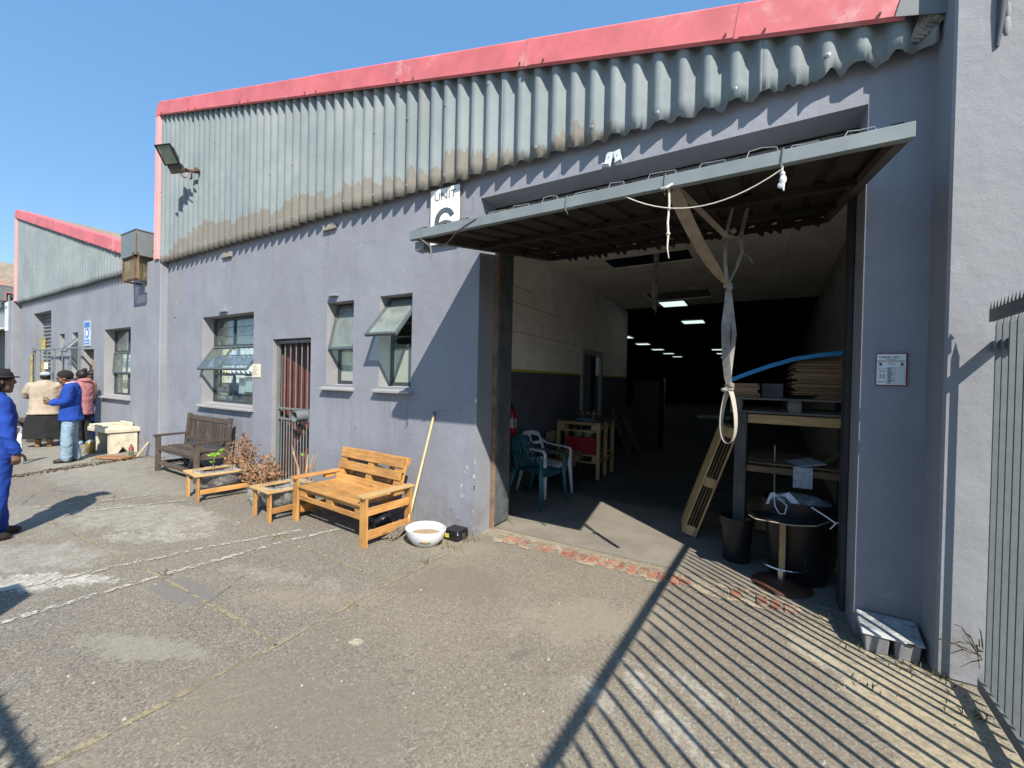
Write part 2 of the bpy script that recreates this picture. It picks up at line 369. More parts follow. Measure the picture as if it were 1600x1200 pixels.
def m_clad(name, taupe=True):
    t = NT(name); x = t.xyz(); base = (.30, .355, .365)
    n = t.noise(1.1, 5, .65); c = t.mix(t.ss(n, .3, .7), (.172, .205, .216), (.235, .268, .276))
    st = t.noise(3, 5, .7, t.mp(sc=(5.5, 1, .18))); c = t.mix(t.ss(st, .55, .75, 0, .42), c, (.20, .22, .215))
    st2 = t.noise(2.2, 4, .6, t.mp(loc=(5, 0, 0), sc=(6, 1, .12))); c = t.mix(t.ss(st2, .62, .72, 0, .4), c, (.25, .225, .17))
    if taupe:                                             # brush-ended taupe band painted along the lower edge
        cell = t.math('FLOOR', t.math('MULTIPLY', x[0], 1/.0885)); wn_ = t.t.nodes.new('ShaderNodeTexWhiteNoise'); wn_.noise_dimensions = '1D'
        t.link(cell, wn_.inputs['W']); wv = wn_.outputs['Value']
        fz = t.noise(1.0, 3, .6, t.mp(sc=(26, 1, 1.2)))
        lim = t.math('MULTIPLY_ADD', t.ss(x[0], -9.6, -8.3), .22, 3.76)
        lim = t.math('MULTIPLY_ADD', t.ss(x[0], -6.4, -2.0), -.24, lim)
        lim = t.math('MULTIPLY_ADD', t.ss(x[0], -1.6, .2), -.4, lim)
        lim = t.math('MULTIPLY_ADD', wv, .10, lim); lim = t.math('MULTIPLY_ADD', t.math('SUBTRACT', fz, .5), .32, lim)
        lim = t.math('MULTIPLY_ADD', t.math('SUBTRACT', t.noise(.9, 2, .5, t.mp(sc=(1, .01, .01))), .5), .5, lim)
        k = t.ss(t.math('SUBTRACT', lim, x[2]), -.006, .006)
        c = t.mix(t.math('MULTIPLY', k, .9), c, t.mix(t.ss(n, .3, .7), (.155, .140, .118), (.195, .178, .148)))
    m2 = t.noise(20, 5, .7); c = t.mix(t.math('MULTIPLY', t.ss(m2, .58, .72), t.ss(x[0], -3.5, .5, 0, .55)), c, (.13, .125, .11))
    return t.fin(c, .72, 0, t.bump(t.noise(45, 4, .6), .22, .004), .3)
def m_roof():
    t = NT('roof_sheet_paint'); n = t.noise(2.0, 6, .7)
    c = t.mix(t.ss(n, .3, .7), (.20, .165, .115), (.31, .26, .19)); c = t.mix(t.ss(t.noise(9, 5, .7), .55, .7, 0, .5), c, (.12, .105, .09))
    return t.fin(c, .85, 0, None, .2)
def m_lightpanel(e):
    t = NT('lit_panel'); t.fin((.8, .85, .8), .5)
    t.b.inputs['Emission Color'].default_value = (.80, 1.0, .90, 1); t.b.inputs['Emission Strength'].default_value = e
    return t.m
def m_seam(name, col, thr=.42, sc=9):
    t = NT(name); a = t.ss(t.noise(sc, 5, .75), thr, thr+.10); f = t.noise(60, 3, .7)
    c = t.mix(t.ss(f, .3, .7), tuple(x*.75 for x in col), tuple(x*1.25 for x in col))
    return t.fin(c, .9, 0, None, .2, alpha=a)
def m_film(name, tint, op=.22):
    t = NT(name); nd = t.t.nodes
    tr = nd.new('ShaderNodeBsdfTransparent'); tr.inputs[0].default_value = (*tint, 1)
    t.fin((.75, .76, .76), .12, 0, t.bump(t.noise(14, 4, .65, dist=1.5), .9, .03), .6)
    mx = nd.new('ShaderNodeMixShader'); t.link(t.ss(t.noise(9, 5, .7, dist=1), .35, .75, op*.5, min(1, op*2)), mx.inputs[0])
    t.link(tr.outputs[0], mx.inputs[1]); t.link(t.b.outputs[0], mx.inputs[2]); t.link(mx.outputs[0], t.out.inputs[0]); return t.m

GROUND = m_ground()
PLAS = m_plaster('grey_plaster', (.238, .248, .282), sills=((-8.19, -6.59, 1.06), (-4.85, -4.33, 1.45), (-3.87, -3.35, 1.45), (-7.5, -7.23, 3.47), (-4.92, -4.67, 3.49))); PLAS2 = m_plaster('grey_plaster_neighbour', (.245, .256, .285), 13)
PLASW = m_plaster('fin_plaster', (.245, .254, .272), 4); RAW = m_plaster('bare_reveal_plaster', (.29, .29, .295), 21); REVEAL = m_plaster('sill_cement', (.31, .305, .30), 8)
CLAD = m_clad('cladding_paint'); CLAD2 = m_clad('cladding_paint_plain', False)
RED = M('red_fascia', (.57, .145, .155), .55, .14, 2.6, dirt=(.60, .27, .27), ds=2.2, dth=.56, bump=.12, bs=30)
PINK = M('faded_red_trim', (.66, .34, .33), .6, .08, 2)
ROOF = m_roof()
SHEET = M('grey_sheet_steel', (.155, .175, .18), .5, .12, 3, dirt=(.16, .09, .05), ds=4, dth=.66, bump=.1, bs=20)
STEEL = M('dark_frame_steel', (.038, .052, .056), .5, .15, 8, bump=.1)
GREYST = M('grey_gate_steel', (.15, .168, .172), .45, .12, 6)
GALV = M('galvanised_steel', (.36, .38, .38), .42, .15, 12, metal=.5)
FENCE = M('fence_paint', (.125, .142, .148), .5, .10, 9, dirt=(.16, .12, .09), ds=7, dth=.68)
FENCED = M('fence_rail_paint', (.10, .105, .11), .55, .15, 9, dirt=(.12, .07, .05), ds=6, dth=.6)
RUST = M('rusty_steel', (.14, .075, .045), .8, .4, 9, dirt=(.05, .035, .03), ds=6, dth=.5, bump=.3)
RUSTD = M('rust_brown_disc', (.085, .04, .028), .45, .35, 7, bump=.1)
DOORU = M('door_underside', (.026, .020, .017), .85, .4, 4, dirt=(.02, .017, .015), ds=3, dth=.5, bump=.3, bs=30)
DOORF = M('door_channel_paint', (.185, .215, .220), .45, .10, 5, dirt=(.4, .42, .42), ds=5, dth=.66, bump=.1, bs=12)
REDDOOR = M('red_brown_door', (.115, .033, .020), .5, .15, 5, grain=.35)
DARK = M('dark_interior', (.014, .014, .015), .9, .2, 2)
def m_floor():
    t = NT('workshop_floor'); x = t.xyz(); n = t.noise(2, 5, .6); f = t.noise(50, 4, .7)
    k = t.ss(t.math('MULTIPLY_ADD', n, 1.2, x[1]), 5.9, 6.4)          # sunlit floor at the doorway and shaded floor beyond, put into the colour
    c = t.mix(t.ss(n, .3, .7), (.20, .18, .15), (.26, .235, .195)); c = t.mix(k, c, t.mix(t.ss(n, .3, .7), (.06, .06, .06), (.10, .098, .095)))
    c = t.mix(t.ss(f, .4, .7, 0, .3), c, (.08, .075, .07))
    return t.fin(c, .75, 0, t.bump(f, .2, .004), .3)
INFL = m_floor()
INW = M('white_block_paint', (.86, .82, .77), .7, .10, 2.5, dirt=(.5, .47, .44), ds=2, dth=.6, bump=.25, bs=14)
ING = M('dark_grey_dado', (.10, .105, .125), .6, .15, 3, dirt=(.12, .12, .13), ds=9, dth=.7, bump=.15)
YEL = M('yellow_line', (.55, .45, .06), .6, .1)
CEIL = M('ceiling_board', (.80, .74, .68), .8, .1, 2, dirt=(.45, .38, .32), ds=1.5, dth=.6)
CREAM = M('office_wall', (.62, .58, .50), .8, .06)
GLASS = glass('window_glass', (.9, .95, .95), .10, 1.15); FROST = glass('frosted_glass', (.8, .88, .8), .2, 1.0, .35); SASHG = glass('dusty_sash_glass', (.66, .78, .80), .22, 1.2, .12)
JOINT = m_seam('weedy_joint', (.255, .22, .145), .40, 9); PAINT = m_seam('worn_paint', (.40, .38, .33), .45, 22)
DEBR = m_seam('leaf_litter', (.16, .12, .075), .45, 16)
LIT = m_lightpanel(.62)
MORTAR = m_seam('threshold_mortar', (.33, .28, .205), .46, 7)

# ---------------------------------------------------------------- ground
g = MB(); N_ = 2
g.add([(-400, -400, 0), (400, -400, 0), (400, 400, 0), (-400, 400, 0)], [(0, 1, 2, 3)])
tag(g.build('ground', GROUND), kind='structure')
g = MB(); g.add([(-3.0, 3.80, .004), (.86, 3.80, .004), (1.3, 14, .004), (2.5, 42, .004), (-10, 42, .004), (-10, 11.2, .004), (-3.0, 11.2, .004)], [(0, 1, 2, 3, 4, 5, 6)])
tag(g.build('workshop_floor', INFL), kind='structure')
strip('ground_joint', [(-2.44, 3.45), (-2.40, 3.0), (-2.42, 2.3), (-2.41, 1.42), (-2.43, .9), (-2.44, .2)], .030, JOINT, jit=.6)
strip('ground_joint', [(-2.41, 1.42), (-2.9, 1.44), (-3.9, 1.43), (-4.45, 1.40), (-5.1, 1.38), (-6.4, 1.33)], .024, JOINT, jit=.6)
strip('ground_joint', [(-2.55, 2.33), (-3.3, 2.36), (-4.05, 2.37), (-5.2, 2.44), (-5.7, 2.5)], .018, JOINT, jit=.6)
strip('ground_joint', [(-9.3, 1.2), (-9.55, 1.65), (-9.95, 2.4), (-9.93, 3.2)], .10, DEBR)
strip('painted_line', [(-4.72, .45), (-4.64, .73), (-4.45, 1.42), (-4.30, 1.92), (-4.15, 2.25), (-4.02, 2.62)], .055, PAINT, z=.008, jit=.18, step=.05)
strip('painted_line', [(-4.10, .45), (-4.06, .64), (-4.0, 1.43), (-3.92, 1.95), (-3.85, 2.4), (-3.72, 2.85)], .06, PAINT, z=.008, jit=.18, step=.05)
strip('painted_line', [(-7.2, 1.35), (-6.9, 1.9), (-6.75, 2.35)], .055, PAINT, z=.008, jit=.18, step=.05)
strip('painted_line', [(-6.55, 1.55), (-6.3, 2.1), (-6.15, 2.45)], .05, PAINT, z=.008)
strip('painted_line', [(-11.6, 1.9), (-11.9, 3.0)], .06, PAINT, z=.008, jit=.18, step=.05)
th = strip('threshold_strip', [(-2.25, 3.60), (-1.2, 3.59), (-.2, 3.60), (.5, 3.62)], .26, MORTAR, z=.006, jit=.12)
BRICK = M('threshold_brick', (.29, .115, .075), .85, .25, 9, dirt=(.27, .225, .165), ds=13, dth=.44, rnd=.18, bump=.3, bs=50)
br = MB().box(-.035, .035, -.082, .082, -.03, .006).mesh('brick', BRICK, bevel=.004)
rb = random.Random(3)
for i in range(28):
    x = -2.10 + i*.087 + rb.uniform(-.006, .006)
    if i in (3, 6, 20, 21, 22, 24): continue
    o = bpy.data.objects.new('brick', br)
    k = rb.uniform(.55, 1.0) if i < 7 or i > 15 else rb.uniform(.85, 1)
    reg(o, th, Matrix.Translation((x, 3.60 + rb.uniform(-.015, .015), rb.uniform(.002, .006))) @ Matrix.Rotation(R(rb.uniform(-5, 5)), 4, 'Z') @ Matrix.Diagonal((1, k, 1, 1)))

# ---------------------------------------------------------------- buildings
def zt(x, x0, z0, sl=.245): return z0 - sl*(x - x0)
def corr_sheet(xa, xb, zb, ztop, y, amp, pitch, ragged):
    mb = MB(); n = int(round((xb-xa)/pitch*12)); vs = []; fs = []
    for i in range(n+1):
        x = xa + (xb-xa)*i/n; yy = y - amp*(1-2*((1-math.cos(2*math.pi*x/pitch))/2)**1.45)
        j = (noise.noise(V((x*9, 3.1, 0)))*.030 + noise.noise(V((x*31, 7.7, 0)))*.022)*ragged(x)
        for th_ in (0, .007):
            vs += [(x, yy+th_, zb+j), (x, yy+th_, zb+.12), (x, yy+th_, ztop(x))]
    for i in range(n):
        a = i*6; b = a+6
        fs += [(a, b, b+1, a+1), (a+1, b+1, b+2, a+2), (a+3, a+4, b+4, b+3), (a+4, a+5, b+5, b+4), (a, a+3, b+3, b)]
    fs += [(0, 1, 4, 3), (1, 2, 5, 4)]; e = n*6; fs += [(e, e+3, e+4, e+1), (e+1, e+4, e+5, e+2)]
    return mb.add(vs, fs)
def cladding(root, x0, x1, z0, mat, ragged, sl=.245, waves=6):
    p = .177; w = p*waves; x = x0; i = 0
    while x < x1 - .05:
        xb = min(x+w+.03, x1)
        corr_sheet(x, xb, 3.635 + random.uniform(-.006, .006), lambda q: zt(q, x0, z0, sl)-.07, 3.388 + (.004 if i % 2 else 0), .032, p, ragged).build('corrugated_sheet', mat, root, smooth='all')
        # roofing screws with washers, in rows
        sc = MB()
        for k in range(2, waves, 3):
            cx = x + p*(k+.5) - ((x + p*k) % p) + p*0
            cx = round((x + p*k)/p)*p
            for zz in (3.635+.10, 4.45, 5.3, 6.1):
                zz += random.uniform(-.03, .03)
                if zz < zt(cx, x0, z0, sl)-.3 and x0 < cx < x1: sc.lathe([(.016, 0), (.016, .004), (.008, .006), (.008, .014)], n=8); 
                else: continue
                k0 = len(sc.v) - 32
                sc.v[k0:] = [(cx+a, 3.360-c, zz+b) for a, b, c in sc.v[k0:]]
        if sc.v: tag(sc.build('roofing_screw', GALV, root), kind='stuff')
        x += w; i += 1
def fascia(root, joints, x0, z0, sl=.245, h=.25, mat=None):
    for i, (a, b) in enumerate(zip(joints[:-1], joints[1:])):
        dy = .003*(i % 2); pts = []
        mb = MB(); a2 = a-.05 if i else a
        def prof(x): z = zt(x, x0, z0, sl); return [(x, 3.345-dy, z-h), (x, 3.318-dy, z-h+.012), (x, 3.316-dy, z-.015), (x, 3.324-dy, z), (x, 3.62, z+.02), (x, 3.62, z+.012), (x, 3.332-dy, z-.010), (x, 3.324-dy, z-.02), (x, 3.326-dy, z-h+.02), (x, 3.345-dy, z-h+.008)]
        pa, pb = prof(a2), prof(b); n = len(pa)
        mb.add(pa+pb, [(k, (k+1) % n, n+(k+1) % n, n+k) for k in range(n)] + [tuple(range(n)), tuple(range(2*n-1, n-1, -1))])
        if i:   # slanted cover flange over the lap
            z = zt(a, x0, z0, sl); sl_ = .035
            mb.beam((a-.055, 3.313-dy, z-h+.01), (a-.055+sl_, 3.313-dy, z-.004), .03, .008, up=(0, 1, 0))
        for q in (a+.12, b-.12):
            z = zt(q, x0, z0, sl)-h+.035; mb.beam((q, 3.314-dy, z), (q, 3.305-dy, z), .014, .014, m=1)
        mb.build('fascia_panel', [mat or RED, RUST], root)
def roof(root, x0, x1, z0, sl=.245, y0=3.40, y1=34, pitch=.177):
    mb = MB(); n = int((y1-y0)/pitch*4); vs = []; fs = []
    for i in range(n+1):
        y = y0 + (y1-y0)*i/n; d = .03*math.cos(2*math.pi*y/pitch)
        vs += [(x0, y, zt(x0, x0, z0, sl)-.02+d), (x1, y, zt(x1, x0, z0, sl)-.02+d)]
    for i in range(n): fs.append((2*i, 2*i+1, 2*i+3, 2*i+2))
    return mb.add(vs, fs).build('roof', ROOF, root, smooth='all', fix=False)
def trim(root, x0, z0, mat):
    zt_ = z0
    for za, zb, dx in ((3.70, 4.95, .004), (4.93, zt_-.24, 0)):
        mb = MB(); mb.box(x0-.17-dx, x0-.0, 3.330-dx, 3.46, za, zb); mb.build('corner_trim', mat, root, bevel=.006)
    mb = MB(); pr = [(x0-.17, zt_-.24), (x0, zt_-.24), (x0, zt_-.015), (x0-.03, zt_-.02), (x0-.09, zt_-.06), (x0-.15, zt_-.14)]
    n = len(pr); mb.add([(a, 3.326, c) for a, c in pr] + [(a, 3.46, c) for a, c in pr], [(k, (k+1) % n, n+(k+1) % n, n+k) for k in range(n)] + [tuple(range(n)), tuple(range(2*n-1, n-1, -1))])
    mb.build('corner_trim', RED, root)
def gutter(root, xa, xb):
    mb = MB(); mb.box(xa, xb, 3.16, 3.50, 3.80, 4.27); mb.box(xa-.012, xb+.012, 3.148, 3.46, 4.262, 4.285)
    mb.box(xb-.012, xb+.006, 3.152, 3.175, 3.80, 4.2, 1); mb.box(xb-.16, xb+.008, 3.155, 3.2, 3.80, 3.86, 1)
    return mb.build('gutter_box', [SHEET, RUST], root, bevel=.003)

# ---- own unit
U = thing('workshop_building', 'grey plastered workshop unit with open doorway and faded red fascia over corrugated cladding', 'building', (-4.3, 3.6, 0))
HO = [(-8.19, -6.59, 1.09, 2.555), (-6.08, -5.18, 0, 2.12), (-4.85, -4.33, 1.49, 2.555), (-3.87, -3.35, 1.49, 2.56), (-2.44, .585, 0, 3.43)]
wall_grid(MB(), -9.55, .93, 0, 3.72, 3.47, 3.75, HO, 0, 1).build('wall', [PLAS, RAW], U, fix=False)
mb = MB(); mb.add([(-9.6, 3.46, 3.72), (.93, 3.46, 3.72), (.93, 3.46, 3.9), (-9.6, 3.46, 6.3)], [(0, 1, 2, 3)]); mb.build('backing_board', DARK, U)
x0, z0 = -9.6, 6.593
cladding(U, x0, .88, z0, CLAD, lambda x: max(.12, min(1.6, (x+6.0)/4)))
fascia(U, [-9.6, -8.30, -6.66, -5.05, -3.37, -1.81, -.123, .72], x0, z0)
mb = MB(); mb.beam((.70, 3.312, zt(.72, x0, z0)-.12), (1.0, 3.33, zt(1.0, x0, z0)-.13), .006, .24, up=(0, 0, 1)); mb.build('end_flashing', SHEET, U)
trim(U, x0, z0, PINK); roof(U, x0-.1, 1.2, z0)
# upstand of broken sheet under the flashing at the far end
mb = MB()
for i in range(7):
    a = .78 + i*.016; mb.beam((a, 3.40-.01*i, 3.70+.01*i), (a+.05, 3.36-.012*(i % 3), 3.86-.02*(i % 4)), .05, .006, up=(0, 1, .3))
mb.build('broken_sheet', M('weathered_cement', (.22, .21, .18), .9, .4, 12, dirt=(.06, .05, .045), ds=9, dth=.5), U)
# jambs and lintel
mb = MB().box(-2.438, -2.385, 3.775, 4.06, .03, 3.42); mb.build('door_jamb', M('jamb_steel', (.085, .095, .10), .6, .3, 5, dirt=(.11, .085, .06), ds=5, dth=.6, bump=.15), U, bevel=.003)
mb = MB().box(-2.4395, -2.392, 3.752, 3.774, 0, 3.42); mb.build('timber_bead', M('timber_bead', (.20, .13, .085), .8, .3, 7, dirt=(.1, .07, .05), ds=8), U)
mb = MB().box(.556, .5835, 3.76, 3.93, 0, 3.42); mb.build('door_jamb', M('jamb_steel_dark', (.03, .032, .036), .6, .3, 5), U, bevel=.003)
mb = MB().box(-2.44, .583, 3.78, 3.98, 3.13, 3.428); mb.build('lintel', PLAS, U, bevel=.004)
# interior shell of the workshop
mb = MB(); mb.box(-3.12, -3.0, 3.76, 7.82, 1.76, 3.52); mb.box(-3.12, -3.0, 7.82, 9.06, 2.26, 3.52); mb.box(-3.12, -3.0, 9.06, 11.2, 1.76, 3.52)
mb.build('white_block_wall', INW, U)
mb = MB(); mb.box(-3.12, -2.997, 3.76, 7.82, 0, 1.725); mb.box(-3.12, -2.997, 9.06, 11.2, 0, 1.725); mb.build('dado', ING, U)
mb = MB(); mb.box(-3.12, -2.99, 3.76, 7.82, 1.725, 1.76); mb.box(-3.12, -2.99, 9.06, 11.2, 1.725, 1.76); mb.build('yellow_band', YEL, U)
# courses of the block wall picked out by their joints
jn = MB()
for k, zz in enumerate((2.30, 2.72, 2.95)):
    jn.box(-3.001, -2.9985, 3.8 + .3*(k % 2), 7.6 - .9*(k % 3), zz-.004, zz+.004)
    for q in range(6):
        yq = 4.2 + q*.62 + .3*(k % 2)
        if (q+k) % 3 == 0: jn.box(-3.001, -2.9985, yq-.003, yq+.003, zz, zz+.22)
jn.build('mortar_joint', M('joint_grey', (.30, .28, .26), .9), U)  # grey mortar colour of the block joints
for a, b in ((-3.12, -2.44), (.584, .98)): MB().box(a, b, 3.776, 3.80, 0, 3.52).build('return_wall', ING, U)
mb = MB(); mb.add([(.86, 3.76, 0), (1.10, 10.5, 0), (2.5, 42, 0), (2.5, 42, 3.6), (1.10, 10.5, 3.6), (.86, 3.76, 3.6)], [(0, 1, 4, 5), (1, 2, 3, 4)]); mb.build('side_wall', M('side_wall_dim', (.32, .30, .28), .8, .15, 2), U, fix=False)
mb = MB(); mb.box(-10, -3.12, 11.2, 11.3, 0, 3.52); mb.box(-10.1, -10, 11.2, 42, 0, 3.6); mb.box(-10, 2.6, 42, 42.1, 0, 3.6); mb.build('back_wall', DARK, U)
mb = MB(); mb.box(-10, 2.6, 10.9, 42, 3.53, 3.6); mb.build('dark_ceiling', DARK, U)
# ceiling boards with two open hatches
def cpanel(a, b, c, d): MB().box(a+.004, b-.004, c+.004, d-.004, 3.52, 3.54).build('ceiling_board', CEIL, U)
xs = [-3.0, -2.12, -.88, .35, 1.15]; ys = [3.76, 5.1, 6.40, 6.96, 8.2, 9.2, 10.1, 10.9]
for i in range(4):
    for j in range(7):
        if i == 1 and j in (2, 5): continue
        cpanel(xs[i], xs[i+1], ys[j], ys[j+1])
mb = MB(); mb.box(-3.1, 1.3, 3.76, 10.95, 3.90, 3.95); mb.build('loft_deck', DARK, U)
# passage door frame in the left wall
mb = MB(); mb.box(-3.02, -2.965, 7.80, 7.92, 0, 2.26); mb.box(-3.02, -2.965, 8.96, 9.08, 0, 2.26); mb.box(-3.02, -2.965, 7.92, 8.96, 2.15, 2.26); mb.build('door_frame', M('white_frame', (.42, .41, .40), .6, .1), U, bevel=.004)
MB().box(-3.10, -3.04, 7.92, 8.5, 0, 2.14).build('passage_door', M('grey_leaf', (.16, .16, .165), .6), U); MB().box(-4.2, -4.1, 7, 10, 0, 2.3).build('passage_wall', M('passage', (.4, .39, .38)), U)
# lit ceiling panels
lp = [(-2.02, -1.47, 10.2, 10.9), (-2.0, -1.40, 13.5, 14.2)] + [(-5.1, -4.5, y, y+.75) for y in (17.1, 20.4, 24.0, 27.4, 30.8)] + [(-2.1, -1.5, y, y+.75) for y in (24.8, 28, 32, 35.4)]
for i, (a, b, c, d) in enumerate(lp):
    zz = 3.512 if i < 2 else 3.50
    od = ['leftmost', 'second from left', 'third from left', 'fourth from left', 'fifth from left']
    where = ['large lit ceiling panel nearest the open doorway', 'second lit ceiling panel behind the nearest one'][i] if i < 2 else (od[i-2]+' of the small lit panels in the left row of the dark ceiling' if i < 7 else od[i-7]+' of the tiny lit panels behind the hanging strap')
    tl = thing('ceiling_light', where, 'light', ((a+b)/2, (c+d)/2, zz), group=None if i < 2 else ('far left row of ceiling lights' if i < 7 else 'far right row of ceiling lights'))
    MB().box(a, b, c, d, zz-.006, zz).build('diffuser', LIT, tl)
    mb = MB(); mb.box(a-.03, b+.03, c-.03, c-.001, zz-.01, zz+.01); mb.box(a-.03, b+.03, d+.001, d+.03, zz-.01, zz+.01); mb.box(a-.03, a-.001, c, d, zz-.01, zz+.01); mb.box(b+.001, b+.03, c, d, zz-.01, zz+.01); mb.build('frame', GREYST, tl)

# office behind the windows
mb = MB(); mb.box(-9.5, -3.14, 6.4, 6.5, 0, 3.0); mb.box(-9.5, -3.14, 3.76, 6.4, 2.9, 3.0); mb.box(-9.56, -9.5, 3.76, 6.5, 0, 3.0); mb.box(-3.2, -3.13, 3.76, 6.4, 0, 2.9)
mb.box(-6.35, -6.25, 3.78, 6.4, 0, 2.9); mb.box(-4.98, -4.9, 3.78, 6.4, 0, 2.9); mb.build('office_wall', CREAM, U)

# ---- windows
def sill(root, a, b, z): 
    mb = MB(); mb.add([(a-.05, 3.40, z-.025), (b+.03, 3.40, z-.025), (b+.03, 3.70, z+.035), (a-.05, 3.70, z+.035), (a-.05, 3.40, z-.055), (b+.03, 3.40, z-.055), (b+.03, 3.468, z-.06), (a-.05, 3.468, z-.06)],
        [(0, 1, 2, 3), (4, 5, 1, 0), (7, 6, 5, 4), (0, 3, 7, 4), (1, 5, 6, 2), (3, 2, 6, 7)]); return mb.build('sill', REVEAL, root, bevel=.004)
def sash(root, name, a, b, z0, z1, hinge_z, ang, y=3.655, cols=1, gl=None, out=True):
    """a steel sash; ang tilts its lower edge outwards about its top"""
    rot = Matrix.Translation((0, y, z1)) @ Matrix.Rotation(-ang, 4, 'X') @ Matrix.Translation((0, -y, -z1))
    f = .034; mb = MB(); mb.box(a, b, y-.018, y+.018, z1-f, z1); mb.box(a, b, y-.018, y+.018, z0, z0+f); mb.box(a, a+f, y-.016, y+.016, z0+f, z1-f); mb.box(b-f, b, y-.016, y+.016, z0+f, z1-f)
    fr_ = [0] + (cols if isinstance(cols, list) else [k/cols for k in range(1, cols)]) + [1]
    for q in fr_[1:-1]: xx = a+(b-a)*q; mb.box(xx-f/2, xx+f/2, y-.015, y+.015, z0+f, z1-f)
    fr = mb.xf(rot).build(name, STEEL if not out else M('sash_steel', (.075, .095, .10), .45, .12, 7), root, bevel=.002)
    for k in range(len(fr_)-1):
        xa = a+(b-a)*fr_[k]+f*.6; xb = a+(b-a)*fr_[k+1]-f*.6
        MB().box(xa, xb, y-.002, y+.002, z0+f*.7, z1-f*.7).xf(rot).build('pane', gl or GLASS, fr)
    return fr
def win_frame(root, a, b, z0, z1, rails=(), muls=(), y=3.67):
    f = .045; mb = MB(); mb.box(a, b, y-.025, y+.025, z0, z0+f); mb.box(a, b, y-.025, y+.025, z1-f, z1); mb.box(a, a+f, y-.023, y+.023, z0+f, z1-f); mb.box(b-f, b, y-.023, y+.023, z0+f, z1-f)
    for r_ in rails: mb.box(a+f, b-f, y-.022, y+.022, r_-f/2, r_+f/2)
    for x in muls: mb.box(x-f/2, x+f/2, y-.020, y+.020, z0+f, z1-f)
    return mb.build('window_frame', STEEL, root, bevel=.002)
def bars(root, a, b, zs, y=3.712):
    for zz in zs: MB().box(a, b, y-.008, y+.008, zz-.010, zz+.010).build('burglar_bar', STEEL, root)
def window3(root, a, b, z0, z1, ang, inner=True):
    h = (z1-z0)/3; m = a + .66 if b-a > 1.55 else (a+b)/2+.05
    fr = win_frame(root, a, b, z0, z1, (z0+h, z0+2*h), ())
    for i, zz in enumerate((z0, z0+h, z0+2*h)):
        if i == 1: sash(fr, 'open_sash', a+.03, b-.03, zz+.0, zz+h-.01, 0, ang, 3.645, [(m-a-.03)/(b-a-.06)])
        else:
            s_ = MB()
            s_.box(m-.022, m+.022, 3.652, 3.688, zz+.024, zz+h-.024); s_.build('mullion', STEEL, fr)
            for xa, xb in ((a+.045, m-.022), (m+.022, b-.045)): MB().box(xa, xb, 3.668, 3.672, zz+.03, zz+h-.03).build('pane', GLASS, fr)
    bars(fr, a, b, [z0+h*q for q in (.36, .68, 1.35, 1.68, 2.36, 2.68)])
    return fr
wf = window3(U, -8.19, -6.59, 1.11, 2.55, R(33)); sill(U, -8.19, -6.59, 1.09)
MB().box(-7.35, -7.15, 3.60, 3.64, 1.555, 1.585).build('window_stay', M('white_metal', (.6, .6, .58), .4), wf)
for a, b, an in ((-4.85, -4.33, R(13)), (-3.87, -3.35, R(40))):
    fr = win_frame(U, a, b, 1.50, 2.55, (1.98,)); sill(U, a, b, 1.475)
    sash(fr, 'open_sash', a+.01, b-.01, 1.93, 2.53, 0, an, 3.632, 1, SASHG)
    MB().box(a+.045, b-.045, 3.668, 3.672, 1.545, 1.96).build('pane', FROST, fr)
    bars(fr, a, b, (1.66, 1.80, 2.1, 2.26, 2.4))
MB().box(-3.9, -3.2, 3.95, 4.0, 1.86, 1.95).build('pelmet', M('pale_timber', (.5, .45, .36)), U)
# entrance: red-brown board door behind a barred steel gate
for i in range(6):
    MB().box(i*.146+.003, (i+1)*.146-.003, 0, .04, .01, 2.09).build('door_board', REDDOOR, U, bevel=.004, mw=Matrix.Translation((-6.06, 3.60, 0)) @ Matrix.Rotation(R(24), 4, 'Z'))
G = thing('security_gate', 'barred grey steel security gate across the red-brown entrance door', 'gate', (-5.63, 3.56, 0))
mb = MB(); mb.box(-6.07, -6.03, 3.53, 3.57, .02, 2.10); mb.box(-5.23, -5.19, 3.53, 3.57, .02, 2.10); mb.box(-6.03, -5.23, 3.53, 3.57, 2.06, 2.10); mb.box(-6.03, -5.23, 3.53, 3.57, .03, .07); mb.build('gate_frame', GREYST, G, bevel=.003)
for zz in (1.12, .97): MB().box(-6.03, -5.23, 3.535, 3.565, zz-.014, zz+.014).build('cross_rail', GREYST, G)
for i in range(11):
    x = -6.03 + .80*(i+1)/12; top = 2.06 if i % 2 else .955
    MB().tube([(x, 3.55, .07), (x, 3.55, top)], .0085, 8).build('gate_bar', GREYST, G, smooth=True)
mb = MB(); n = 18
vs = []; fs = []
for yy in (3.36, 3.54):
    for r_ in (.075, .065):
        vs += [(-5.36 + r_*math.cos(2*math.pi*k/n), yy, 1.045 + r_*math.sin(2*math.pi*k/n)) for k in range(n)]
for k in range(n):
    k2 = (k+1) % n; fs += [(k, k2, 2*n+k2, 2*n+k), (n+k, 3*n+k, 3*n+k2, n+k2), (k, n+k, n+k2, k2), (2*n+k, 2*n+k2, 3*n+k2, 3*n+k)]
mb.add(vs, fs).build('lock_shroud', GREYST, G, smooth=True)
MB().box(-5.43, -5.29, 3.53, 3.56, .98, 1.11).build('lock_plate', GREYST, G)

# ---- party walls (fins)
def fin(label, xa, xb, yf, h, mat, name='party_wall'):
    mb = MB().box(xa, xb, yf, 3.62 if xb < 0 else 4.3, 0, h); return tag(mb.build(name, mat, bevel=.012), label, 'wall')
fin('narrow grey party wall between the workshop and the left neighbouring unit', -10.15, -9.55, 3.36, 3.72, PLAS2)
fin('tall sunlit grey party wall at the right edge behind the palisade fence', .90, 3.4, 3.20, 5.2, PLASW)
